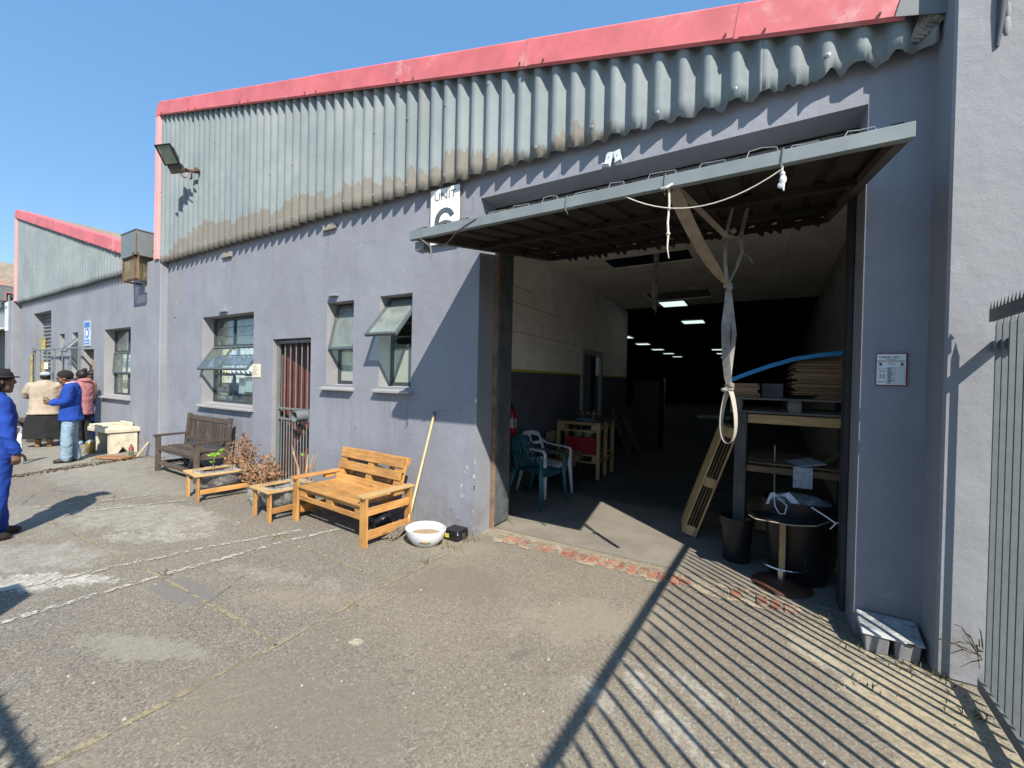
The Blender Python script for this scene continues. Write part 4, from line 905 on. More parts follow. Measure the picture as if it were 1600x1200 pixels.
for i in range(5): p('seat_board', (.10, .045+i*.098, .385), (Wd-.10, .045+i*.098, .385), .092, .02, WOOD)
p('front_apron', (.10, .035, .353), (Wd-.10, .035, .353), .02, .042, WOOD); p('front_stretcher', (.10, .035, .262), (Wd-.10, .035, .262), .02, .05, WOOD)
for x in (.16, .66, Wd-.16): p('seat_block', (x-.055, .06, .315), (x+.055, .06, .315), .07, .07, WOOD)
p('back_stretcher', (.10, Dp-.04, .262), (Wd-.10, Dp-.04, .262), .02, .05, WOOD)
bt = R(14)
def bk(x, h, d=0): return (x, Dp-.10 + math.sin(bt)*h + d*math.cos(bt), .40 + math.cos(bt)*h - d*math.sin(bt))
ub = (0, -math.cos(bt), math.sin(bt))
for h_, w2, mt in ((.025, .085, WOOD), (.175, .095, WOOD), (.315, .115, WOOD)): p('back_board', bk(.10, h_), bk(Wd-.12, h_), w2, .02, mt, ub)
for x in (.16, .66, Wd-.18):
    for h_ in (.10, .245): p('back_block', bk(x-.045, h_, .03), bk(x+.045, h_, .03), .075, .05, WOOD, ub)
    p('back_upright', bk(x, .0, .065), bk(x, .37, .065), .09, .018, WOOD, ub)
for x in (.30, Wd-.34): p('back_upright', bk(x, .08, .05), bk(x, .33, .05), .07, .018, WOOD, ub)
p('back_board', bk(.10, .06, .085), bk(Wd-.12, .06, .085), .09, .018, WOOD, ub); p('back_board', bk(.10, .33, .085), bk(Wd-.12, .33, .085), .09, .018, WOOD, ub)
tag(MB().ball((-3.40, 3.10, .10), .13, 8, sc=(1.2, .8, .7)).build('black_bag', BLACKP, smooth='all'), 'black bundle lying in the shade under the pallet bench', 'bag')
o = (-8.42, 2.92); an = math.atan2(-.04, 1.4)
DB = thing('garden_bench', 'weathered dark brown slatted garden bench under the large window', 'bench', (o[0], o[1], 0), an)
p = mk(o, an, DB); Wd = 1.47; Dp = .42
for x in (.035, Wd-.035):
    p('leg', (x, .03, 0), (x, .03, .56), .07, .06, WOODD, (0, 1, 0)); p('leg', (x, Dp, 0), (x, Dp, .40), .07, .06, WOODD, (0, 1, 0)); p('back_post', (x, Dp, .40), (x, Dp+.05, .92), .07, .055, WOODD, (0, 1, 0))
    p('armrest', (x, -.03, .575), (x, Dp+.02, .585), .075, .032, WOODD); p('side_rail', (x, .05, .36), (x, Dp, .36), .035, .07, WOODD); p('leg_rail', (x, .05, .13), (x, Dp, .13), .035, .055, WOODD)
for i in range(7): p('seat_slat', (.07, .04+i*.066, .405-.006*abs(i-3)), (Wd-.07, .04+i*.066, .405-.006*abs(i-3)), .052, .022, WOODD)
p('front_apron', (.07, .03, .365), (Wd-.07, .03, .365), .03, .065, WOODD); p('stretcher', (.05, .05, .13), (Wd-.05, .05, .13), .05, .05, WOODD)
def bd(x, h, d=0): return (x, Dp+h*.09+d, .40+h)
ub = (0, -1, .09)
p('back_rail', bd(.06, .46), bd(Wd-.06, .46), .075, .035, WOODD, ub); p('back_rail', bd(.06, .10), bd(Wd-.06, .10), .055, .035, WOODD, ub)
for i in range(15): 
    x = .11+i*(Wd-.22)/14; p('back_slat', bd(x, .12), bd(x, .43), .052, .016, WOODD, ub)
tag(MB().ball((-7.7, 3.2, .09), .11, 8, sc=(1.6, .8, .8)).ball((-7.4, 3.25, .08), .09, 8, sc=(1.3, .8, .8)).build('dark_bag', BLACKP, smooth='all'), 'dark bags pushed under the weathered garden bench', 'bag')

# ---- planters
def planter(root, cx, cy, an, wd, dp, h, soil=True):
    o = (cx, cy); p = mk(o, an, root)
    for x in (.0, wd):
        for y in (.0, dp): p('leg', (x+(.035 if x == 0 else -.035), y, 0), (x+(.035 if x == 0 else -.035), y, h-.02), .075, .022, WOOD, (0, 1, 0)) if not (x and y) else p('leg', (x-.06, y, 0), (x-.06, y, h-.02), .14, .022, WOOD, (0, 1, 0))
    p('rim_board', (-.02, .0, h), (wd+.02, .0, h), .09, .02, WOODL); p('rim_board', (-.02, dp, h), (wd+.02, dp, h), .09, .02, WOODL)
    p('rim_board', (.02, .046, h), (.02, dp-.046, h), .09, .02, WOODL); p('rim_board', (wd-.02, .046, h), (wd-.02, dp-.046, h), .09, .02, WOODL)
    p('leg_rail', (wd-.02, .0, .12), (wd-.02, dp, .12), .02, .06, WOOD)
    c = local((wd/2, dp/2, 0), o, an); rb = random.Random(int(cx*100)); ph = rb.uniform(0, 6)
    prof = [(.02, .085), (.55, .095), (.82, .14), (.95, .21), (1.0, h-.05), (1.03, h+.016), (1.0, h+.022), (.93, h-.02), (.90, h-.045)]
    mb = MB().lathe(prof, (0, 0, 0), 40, 0, wd/2*.98, dp/2*1.0, lambda a, z: .035*math.sin(9*a+ph+z*20)+.03*math.sin(17*a+z*31)+.015*math.sin(31*a))
    bag = mb.xf(Matrix.Translation(c) @ Matrix.Rotation(an, 4, 'Z')).build('plastic_liner', FILM, root, smooth='all')
    mb = MB().lathe([(.01, .12), (.5, .13), (.75, .17), (.88, .24), (.90, h-.06), (.01, h-.045)], (0, 0, 0), 30, 0, wd/2*.93, dp/2*.93); mb.xf(Matrix.Translation(c) @ Matrix.Rotation(an, 4, 'Z')).build('soil', SOIL, root, smooth='all')
    return c
P1 = thing('planter_box', 'pallet-wood planter with plastic-wrapped soil and a green sprig, in front of the garden bench', 'planter', (-6.0, 2.7, 0))
c1 = planter(P1, -6.36, 2.55, R(-8), .46, .60, .33)
tag(MB().tube([(-6.25, 2.80, .30), (-6.27, 2.81, .42), (-6.24, 2.83, .53)], [.008, .006, .004], 6).build('sprig_stem', TWIG, P1), None)
mb = MB(); rb = random.Random(4)
def leaf(mb, c, d, l, w, m=0):
    d = V(d).normalized(); s_ = d.cross(V((rb.uniform(-1, 1), rb.uniform(-1, 1), rb.uniform(-.3, 1)))).normalized(); n_ = d.cross(s_)*l*.12
    c = V(c); mb.add([c, c+d*l*.5+s_*w/2+n_, c+d*l, c+d*l*.5-s_*w/2+n_], [(0, 1, 2), (0, 2, 3)], m)
for i in range(12): leaf(mb, (-6.24+rb.uniform(-.03, .03), 2.83+rb.uniform(-.03, .03), .50+rb.uniform(-.02, .06)), (rb.uniform(-1, 1), rb.uniform(-1, 1), rb.uniform(-.2, .6)), .09, .055)
for i in range(5): leaf(mb, (-6.26, 2.81, .41), (rb.uniform(-1, 1), rb.uniform(-1, 1), .2), .06, .035)
tag(mb.build('sprig_leaves', LEAFG, P1, fix=False), kind='stuff')
P2 = thing('planter_box', 'pallet-wood planter wrapped in clear plastic beside the pallet bench', 'planter', (-4.75, 2.85, 0))
c2 = planter(P2, -4.90, 2.61, R(-6), .42, .48, .33)
tag(MB().lathe([(.01, .2), (.1, .22), (.13, .3), (.12, .37), (.02, .36)], (-4.72, 3.05, 0), 24, 0, 1.3, .8, lambda a, z: .16*math.sin(7*a+z*20)+.08*math.sin(15*a)).build('crumpled_film', FILM, smooth='all'), 'crumpled clear plastic sheet bunched behind the right planter', 'plastic sheet')
def bush(name, label, c, rx, ry, h, nst, nlf, seed, parent_cat='dry bush', base=.2):
    rb2 = random.Random(seed); t = thing(name, label, parent_cat, (c[0], c[1], 0)); st = MB(); lf = MB(); fl_ = MB(); tips = []
    for i in range(nst):
        a = rb2.uniform(0, 6.283); rr = math.sqrt(rb2.random()); tip = V((c[0]+math.cos(a)*rr*rx, c[1]+math.sin(a)*rr*ry, base + (h-base)*(.45+.55*rb2.random())*(1.08-.4*rr)))
        b0 = V((c[0]+rb2.uniform(-.08, .08), c[1]+rb2.uniform(-.06, .06), base)); m_ = b0.lerp(tip, .5)+V((rb2.uniform(-.06, .06), rb2.uniform(-.06, .06), .04))
        st.tube([b0, m_, tip], [.011, .008, .004], 5); tips.append((m_, tip))
        for k in range(3):
            q = m_.lerp(tip, rb2.random()); e = q+V((rb2.uniform(-.11, .11), rb2.uniform(-.11, .11), rb2.uniform(0, .10))); st.tube([q, e], [.004, .002], 4); tips.append((q, e))
    global rb
    rb_s = rb; rb = rb2
    for i in range(nlf):
        m_, tip = rb2.choice(tips); q = m_.lerp(tip, min(1, rb2.random()**.6*1.05)) + V((rb2.gauss(0, .018), rb2.gauss(0, .018), rb2.gauss(0, .018)))
        leaf(lf if rb2.random() < .5 else fl_, q, (rb2.uniform(-1, 1), rb2.uniform(-1, 1), rb2.uniform(-.8, 1)), rb2.uniform(.03, .065), rb2.uniform(.02, .042))
    rb = rb_s
    st.build('stems', TWIG, t); tag(lf.build('dry_leaves', LEAFD, t, fix=False), kind='stuff'); tag(fl_.build('dry_flowers', LEAFO, t, fix=False), kind='stuff'); return t
B1 = bush('dry_bush', 'dry rust-brown bush between the garden bench and the barred door', (-6.25, 3.15), .24, .16, .86, 40, 350, 11, base=.05)
MB().lathe([(.13, 0), (.17, .12), (.19, .30), (.17, .30), (.15, .2)], (-6.15, 3.2, 0), 20).build('pot', FILM, B1, smooth='all')
B2 = bush('dry_bush', 'dry brown flowering bush growing between the two pallet planters', (-5.10, 2.82), .28, .19, .74, 42, 390, 12, base=.1)
MB().lathe([(.15, 0), (.20, .10), (.22, .24), (.2, .24), (.16, .16)], (-5.15, 2.9, 0), 20).build('pot', FILM, B2, smooth='all')
t = thing('bare_twigs', 'bare cut branches standing in front of the barred door', 'twigs', (-4.75, 3.1, .1)); mb = MB()
for tip, b in (((-4.97, 3.1, .72), (-4.78, 3.1, .1)), ((-4.88, 3.05, .66), (-4.78, 3.1, .25)), ((-4.48, 3.1, .68), (-4.72, 3.1, .1)), ((-4.62, 3.15, .64), (-4.72, 3.1, .3)), ((-4.56, 3.05, .55), (-4.70, 3.1, .35)), ((-4.80, 3.2, .62), (-4.76, 3.1, .2))):
    b = V(b); tip = V(tip); m_ = b.lerp(tip, .55)+V((.03, 0, .02)); mb.tube([b, m_, tip], [.012, .010, .005], 6)
mb.build('branches', M('bare_branch', (.36, .25, .14), .85, .25, 10), t, smooth=True)
mb = MB(); rb = random.Random(8)
for i in range(3): leaf(mb, (-4.72, 3.08, .62), (rb.uniform(-1, 1), rb.uniform(-1, 1), .3), .05, .025)
mb.build('leaves', LEAFG, t, fix=False)
# ---- mop, bowl, bait box
mp_ = thing('mop', 'wooden mop standing upright against the wall with its grey head on the ground', 'mop', (-3.05, 3.2, 0))
MB().tube([(-3.08, 3.17, .05), (-2.99, 3.455, 1.20)], .0135, 10).build('handle', BROOM, mp_, smooth=True); MB().tube([(-2.99, 3.455, 1.20), (-2.985, 3.462, 1.235)], .0140, 10).build('end_cap', M('green_cap', (.08, .16, .13)), mp_, smooth=True)
mb = MB(); rb = random.Random(6)
for i in range(130):
    a = rb.uniform(-3.0, -1.0)-.45; l = rb.uniform(.12, .30); b = V((-3.07+rb.uniform(-.05, .05), 3.14+rb.uniform(-.03, .03), .07+rb.uniform(-.02, .03))); e = b+V((math.cos(a)*l, math.sin(a)*l*.9, 0)); e.z = rb.uniform(.006, .03); m_ = b.lerp(e, .5)+V((rb.uniform(-.03, .03), rb.uniform(-.03, .03), .035))
    mb.tube([b, m_, e, e+V((rb.uniform(-.03, .03), rb.uniform(-.03, .0), -.003))], [.007, .007, .006, .004], 5)
tag(mb.build('mop_strands', M('dirty_mop', (.17, .14, .11), .95, .35, 30), mp_), kind='stuff')
bw = thing('white_bowl', 'white plastic bowl holding dry sand beside the mop', 'bowl', (-2.72, 3.06, 0))
MB().lathe([(.10, 0), (.115, .005), (.165, .06), (.19, .12), (.195, .155), (.188, .157), (.18, .12), (.155, .065), (.10, .03), (.01, .03)], (-2.72, 3.06, .002), 36, 0, 1.05, .92, lambda a, z: .02*math.cos(3*a)*min(1, z*6)).build('bowl', WHITEP, bw, smooth=True)
MB().lathe([(.01, .105), (.10, .098), (.172, .085), (.17, .06), (.01, .05)], (-2.72, 3.06, .002), 30, 0, 1.03, .90, lambda a, z: .05*math.sin(5*a)).build('sand', M('sand_fill', (.34, .25, .16), .95, .35, 60, bump=.6, bs=120), bw, smooth='all')
bx = thing('bait_box', 'small black bait box on the ground at the corner of the doorway', 'bait box', (-2.56, 3.32, 0))
mb = MB().box(-2.66, -2.47, 3.24, 3.42, 0, .085); mb.build('body', BLACKP, bx, bevel=.012); MB().box(-2.655, -2.475, 3.245, 3.415, .087, .10).build('lid', BLACKP, bx, bevel=.006)
mb = MB(); mb.lathe([(.026, 0), (.026, .004), (.022, .005)], n=16); mb.xf(Matrix.Translation((-2.468, 3.33, .045)) @ Matrix.Rotation(R(90), 4, 'Y')).build('entry_hole', M('hole_grey', (.05, .05, .05)), bx); MB().box(-2.63, -2.58, 3.2375, 3.2395, .03, .07).build('yellow_label', YEL, bx)
# bait stations at the right foot
BT = thing('bait_station', 'pair of grey bait tubs under one clear lid at the foot of the right wall', 'bait station', (.73, 3.36, 0))
TUB = M('grey_tub', (.21, .215, .22), .5, .15, 8, dirt=(.3, .27, .2), ds=6)
for xa, xb in ((.605, .725), (.745, .865)):
    mb = MB(); frust(mb, .052, .075, 0, .060, .085, .11); mb.xf(Matrix.Translation(((xa+xb)/2, 3.355, 0))).build('tub', TUB, BT, bevel=.006)
mb = MB().add([(.592, 3.262, .118), (.878, 3.262, .118), (.878, 3.452, .172), (.592, 3.452, .172), (.592, 3.262, .106), (.878, 3.262, .106), (.878, 3.452, .106), (.592, 3.452, .106)], [(0, 1, 2, 3), (7, 6, 5, 4), (0, 4, 5, 1), (1, 5, 6, 2), (2, 6, 7, 3), (3, 7, 4, 0)]); mb.build('lid', M('lid_pale', (.38, .39, .38), .3, .15, 6, dirt=(.25, .22, .16), ds=5), BT, bevel=.005)
MB().add([(.602, 3.30, .1308), (.868, 3.30, .1308), (.868, 3.44, .1705), (.602, 3.44, .1705)], [(0, 1, 2, 3)]).build('clear_window', m_film('lid_film', (.5, .55, .6), .4), BT, fix=False)
MB().box(.80, .835, 3.258, 3.2615, .108, .118).build('lock_slot', BLACKP, BT)

# ---- palisade fence to the right, running towards and past the camera
FX = lambda y: 1.062 + .055*(y-3.0)
def palisade(root, pts_fn, n, h=2.05, mat=FENCE, s_=.016, q_=.0035):
    vs = []
    tipz = h-.09
    mb = MB().box(-s_, s_, -q_, q_, .03, tipz)
    mb.add([(-s_, -q_, tipz), (s_, -q_, tipz), (s_, q_, tipz), (-s_, q_, tipz), (0, 0, h)], [(0, 1, 4), (1, 2, 4), (2, 3, 4), (3, 0, 4)])
    me = mb.mesh('pale', mat)
    for i in range(n):
        x, y = pts_fn(i); reg(bpy.data.objects.new('pale', me), root, Matrix.Translation((x, y, 0)) @ Matrix.Rotation(R(3), 4, 'Z'))
PF = thing('palisade_fence', 'grey steel palisade fence with spear tips running forward from the right party wall', 'fence', (FX(3), 3.0, 0))
palisade(PF, lambda i: (FX(3.095-i*.079), 3.095-i*.079), 6, 2.02, s_=.0105, q_=.0055)
palisade(PF, lambda i: (FX(2.587-i*.128), 2.607-i*.128), 28, 2.02)
mb = MB()
for i in range(104):
    y = 3.10-i*.04; x = FX(y)-.028; mb.add([(x-.003, y-.012, 2.015), (x+.003, y-.012, 2.015), (x+.003, y+.012, 2.015), (x-.003, y+.012, 2.015), (x, y, 2.06)], [(0, 1, 4), (1, 2, 4), (2, 3, 4), (3, 0, 4)])
tag(mb.build('spike_strip', FENCED, PF), kind='stuff')
MB().beam((FX(3.2)+.02, 3.198, 1.835), (FX(3.0)+.02, 2.98, 1.835), .03, .055).build('wall_bracket', FENCE, PF)
ya, yb = 3.10, -1.1
for zz, hh in ((1.985, .062), (.075, .06)): MB().beam((FX(ya)-.028, ya, zz), (FX(yb)-.028, yb, zz), .014, hh).build('rail', FENCED if zz > 1 else FENCE, PF)
mb = MB(); rb = random.Random(12)
for i in range(14):
    b = V((FX(3.05)-.05, 3.05+rb.uniform(-.06, .1), .26+rb.uniform(-.03, .05))); e = b+V((rb.uniform(-.16, .06), rb.uniform(-.10, .05), rb.uniform(-.08, .14))); mb.tube([b, b.lerp(e, .5)+V((0, 0, rb.uniform(-.02, .04))), e], [.003, .0025, .001], 4)
tag(mb.build('dead_weed', M('dead_weed', (.09, .075, .05), .9), smooth=True), 'dark tangle of dead weed and wire caught on the fence foot', 'weed')
PG = thing('palisade_gate', 'grey palisade gate panel behind the camera', 'gate', (-.9, -.83, 0))
palisade(PG, lambda i: (-2.70+i*.128, -.83), 28)
for zz, hh in ((1.905, .065), (.115, .06)): MB().beam((-2.79, -.80, zz), (.9, -.80, zz), .014, hh).build('rail', FENCED, PG)
tag(MB().box(-3.12, -2.785, -.90, -.505, 0, 2.02).build('gate_pillar', PLAS2, bevel=.008), 'square plastered gate pillar behind the camera', 'pillar')
fit('wall_strip', 'short dark chase in the plaster high on the sunlit wall at the top right, built as a raised strip', 'conduit', MB().tube([(1.080, 3.19, 3.9), (1.075, 3.19, 3.62), (1.062, 3.195, 3.42)], [.019, .019, .008], 10), M('chase_dark', (.07, .07, .09), .7), bevel=0, smooth=True)  # dark raised strip added in place of a shaded slot in the plaster
MB().ball((1.097, 3.20, 3.52), .022, 6, sc=(.7, .4, 2.4)).ball((1.10, 3.2, 3.60), .014, 6, sc=(.7, .4, 3)).build('plaster_patch', PLASW, bpy.data.objects['wall_strip.001'], smooth='all')

# ---------------------------------------------------------------- things inside the doorway
def lean(root_name, label, cat, mw): 
    t = thing(root_name, label, cat, mw.translation); WM[t.name] = Matrix.Translation(mw.translation); return t
def pallet(root, mw, L_=1.2, Wp=.9, mat=WOODL, nb=5):
    def pl(name, a, b, w, t, up): return plank(name, mw @ V(a), mw @ V(b), w, t, mat, root, (mw.to_3x3() @ V(up)))
    for zz in (.009, .131):
        for i in range(nb): y = .05 + i*(Wp-.1)/(nb-1); pl('deck_board', (0, y, zz), (L_, y, zz), .095 if i in (0, nb-1) else .085, .018, (0, 0, 1))
    for x in (.05, L_/2, L_-.05):
        for zz in (.029, .111): pl('cross_board', (x, 0, zz), (x, Wp, zz), .095, .018, (0, 0, 1))
        for y in (.05, Wp/2, Wp-.05): pl('pallet_block', (x-.05, y, .07), (x+.05, y, .07), .095, .064, (0, 0, 1))
b0 = V((-.63, 4.66, .0)); tv = V((.985, .17, 0)); lv = V((.36, .0, 1.1)).normalized(); wv = V((.655, .755, 0)); tv = (tv - lv*tv.dot(lv)).normalized()
wv = tv.cross(lv).normalized()
if wv.y < 0: wv = -wv
MW = Matrix(((lv.x, wv.x, tv.x, b0.x), (lv.y, wv.y, tv.y, b0.y), (lv.z, wv.z, tv.z, .05), (0, 0, 0, 1)))
LP = thing('wooden_pallet', 'pale wooden pallet stood on end leaning against the shelf post', 'pallet', (b0.x, b0.y, 0))
pallet(LP, MW, 1.2, .40, WOODL, 4)
for zz in (.042, .07, .098): plank('inner_slat', MW @ V((.1, .035, zz)), MW @ V((1.1, .035, zz)), .05, .009, WOODB, LP, MW.to_3x3() @ V((0, 0, 1)))
SH = thing('timber_shelf', 'rough timber rack stacked with cardboard inside the right side of the doorway', 'shelf', (.3, 4.8, 0))
def sp_(n, a, b, w, t, m=WOODB, up=(0, 0, 1)): plank(n, a, b, w, t, m, SH, up)
for x, m in ((-.108, WOODG), (.79, WOODB)):
    for y in (4.40, 5.35): sp_('post', (x, y, 0), (x, y, 1.345), .095, .075, m, (0, 1, 0))
for zz, h_ in ((1.298, .08), (.845, .055), (.34, .08)):
    sp_('front_rail', (-.055, 4.40, zz), (.745, 4.40, zz), .05, h_, WOODB if zz < 1 else WOODL); sp_('back_rail', (-.055, 5.35, zz), (.745, 5.35, zz), .05, h_)
    for x in (-.108, .79): sp_('side_rail', (x, 4.45, zz), (x, 5.3, zz), .04, h_)
    if zz < 1:
        for i in range(6): sp_('shelf_board', (-.05, 4.50+i*.15, zz+.045), (.74, 4.50+i*.15, zz+.045), .13, .018)
SP = thing('wooden_pallet', 'old grey pallet lying flat on top of the timber rack', 'pallet', (-.2, 4.4, 1.345))
pallet(SP, Matrix.Translation((-.20, 4.38, 1.348)), 1.0, .95, M('old_pallet_wood', (.15, .14, .125), .8, .25, 4, grain=.4, rnd=.2), 6)
CARD = M('cardboard', (.24, .155, .085), .85, .15, 5, rnd=.22)
rb = random.Random(21)
cs = thing('cardboard_stack', 'tall stack of flattened brown cardboard on the rack beside the wall', 'cardboard stack', (.5, 4.8, 1.49))
z = 1.49
for i in range(30):
    dx = rb.uniform(-.03, .03); h_ = rb.uniform(.009, .014); x0_ = .30+dx + (.16 if i < 3 else 0); MB().box(x0_, .80, 4.45+rb.uniform(-.03, .03), 5.2, z+.0008, z+h_).build('cardboard_sheet', CARD, cs); z += h_
cs = thing('cardboard_stack', 'low stack of cut cardboard at the left end of the rack', 'cardboard stack', (-.1, 4.8, 1.49)); z = 1.49
for i in range(9):
    h_ = rb.uniform(.012, .016); MB().box(-.25+rb.uniform(-.02, .01), .02+rb.uniform(-.01, .02), 4.44+rb.uniform(-.02, .02), 5.1, z+.0008, z+h_).build('cardboard_sheet', CARD, cs); z += h_
fit('grey_block', 'grey carton between the two cardboard stacks on the rack', 'carton', MB().box(.05, .22, 4.55, 4.9, 1.49, 1.62), M('dull_carton', (.10, .095, .09), .8))
tag(MB().ribbon([(-.24, 4.42, 1.628), (-.08, 4.42, 1.70), (.10, 4.42, 1.775), (.28, 4.42, 1.836), (.48, 4.42, 1.872), (.66, 4.42, 1.888), (.84, 4.42, 1.89)], .11, .036, (0, 1, 0)).build('foam_strip', M('blue_foam', (.02, .22, .50), .5, .1, 8), bevel=.002), 'long bright blue foam strip arching over the cardboard', 'foam strip')
fit('white_carton', 'torn white printed carton lying on the middle of the rack', 'carton', MB().beam((.28, 4.55, .89), (.50, 4.62, .93), .3, .012).box(.30, .44, 4.365, 4.372, .72, .90), M('white_print', (.42, .43, .46), .7, .3, 30))
fit('timber_offcut', 'short offcut plank leaning on the rack middle shelf', 'plank', MB().beam((.50, 4.6, .86), (.66, 4.7, 1.0), .06, .03), WOODB)
fit('steel_rod', 'thin grey rod standing upright behind the front rail of the rack', 'rod', MB().tube([(.175, 4.55, .5), (.165, 4.5, 1.06)], .007, 6), GALV)
# black bucket, bin, pedestal table
bk_ = thing('black_bucket', 'ribbed black bucket on the floor left of the pedestal table', 'bucket', (-.118, 4.43, 0))
MB().lathe([(.105, 0), (.11, .01), (.128, .33), (.14, .335), (.14, .40), (.134, .40), (.122, .34), (.10, .02), (.01, .02)], (-.118, 4.33, .004), 36, 0, 1, 1, lambda a, z: .018*(1 if math.sin(12*a) > .3 else 0)*(1 if .03 < z < .3 else 0)).build('pail', BLACKP, bk_, smooth=True)
MB().tube([(-.118+.142*math.cos(a), 4.33-.142*math.sin(a)*.35, .36-.08*math.sin(a)) for a in [math.pi*i/12 for i in range(13)]], .004, 6).build('handle', WIRE, bk_, smooth=True)
bn = thing('black_bin', 'big black bin filled with clear plastic behind the pedestal table', 'bin', (.32, 4.33, 0))
MB().lathe([(.185, 0), (.195, .01), (.235, .52), (.262, .53), (.268, .66), (.255, .66), (.245, .55), (.22, .5), (.18, .03), (.01, .03)], (.33, 4.16, .004), 40, 0, 1, .62, lambda a, z: .01*(1 if math.sin(10*a) > .5 else 0)*(1 if .03 < z < .48 else 0)).build('body', BLACKP, bn, smooth=True)
MB().lathe([(.23, .60), (.20, .66), (.12, .705), (.01, .70)], (.33, 4.16, 0), 30, 0, 1, .6, lambda a, z: .12*math.sin(5*a+z*40)+.08*math.sin(13*a)).build('plastic_waste', m_film('waste_film', (.6, .62, .65), .35), bn, smooth='all')
mb = MB().ribbon([(.20, 4.08, .70), (.24, 4.05, .72), (.30, 4.04, .66), (.33, 4.03, .62)], [.02, .05, .045, .02], .003, (.6, .3, .7)).ribbon([(.11, 4.06, .62), (.14, 4.05, .72), (.17, 4.05, .69)], .03, .003, (1, 0, .3)).ball((.44, 4.03, .625), .02, 5, sc=(1.4, 1, .5)); mb.build('white_scrap', M('white_scrap', (.62, .62, .68), .6), bn)
mb = MB().tube([(.15, 4.04, .70), (.16, 4.00, .62), (.19, 3.99, .57), (.225, 3.985, .575), (.24, 4.0, .64), (.18, 4.03, .69)], .005, 6).tube([(.40, 4.0, .655), (.48, 3.93, .62), (.54, 3.90, .585), (.575, 3.90, .60), (.56, 3.91, .62)], .006, 6).tube([(.54, 3.90, .585), (.51, 3.92, .53)], .004, 6)
tag(mb.build('white_cable', M('white_cable', (.68, .68, .70), .4), smooth=True), 'white cable draped over the edge of the black bin', 'cable')
PT = thing('pedestal_table', 'small pedestal table with black top, timber post and round rusty base', 'table', (.215, 3.97, 0))
MB().lathe([(.205, 0), (.21, .006), (.20, .016), (.12, .030), (.05, .045), (.03, .055)], (.215, 3.975, .004), 48).build('base', RUSTD, PT, smooth=True)
MB().lathe([(.032, .05), (.032, .12), (.036, .122), (.036, .14), (.026, .142)], (.215, 3.975, 0), 24).build('chrome_collar', CHROME, PT, smooth=True); plank('post', (.215, 3.975, .11), (.215, 3.975, .535), .042, .042, WOODL, PT, (0, 1, 0))
mb = MB(); n = 8; ring = [(-.24, -.06), (-.19, -.15), (.05, -.17), (.20, -.13), (.30, .02), (.24, .12), (-.05, .16), (-.22, .08)]
mb.add([(.215+x, 3.975+y, .548+.12*max(0, x-.1)) for x, y in ring] + [(.215+x*.97, 3.975+y*.97, .536+.12*max(0, x-.1)) for x, y in ring], [tuple(range(n)), tuple(range(2*n-1, n-1, -1))] + [(k, n+k, n+(k+1) % n, (k+1) % n) for k in range(n)]); mb.build('table_top', BLACKP, PT, bevel=.002)
MB().tube([(.215+x, 3.975+y, .543+.12*max(0, x-.1)) for x, y in ring[:5]], .004, 5).build('worn_edge', M('worn_edge', (.4, .34, .26), .6), PT)
MB().tube([(.225+.16*math.cos(a), 4.0+.16*math.sin(a), .175) for a in [2*math.pi*i/30 for i in range(31)]], .008, 8).build('foot_ring', CHROME, PT, smooth=True)
mb = MB()
for a, b in (((.63, 4.50, 0), (.67, 4.50, .28)), ((.63, 4.50, .008), (.80, 4.46, .008)), ((.67, 4.50, .28), (.82, 4.46, .28))): mb.beam(a, b, .03, .022)
fit('wooden_trestle', 'small pale timber trestle propped on the floor under the rack', 'frame', mb, WOODL)
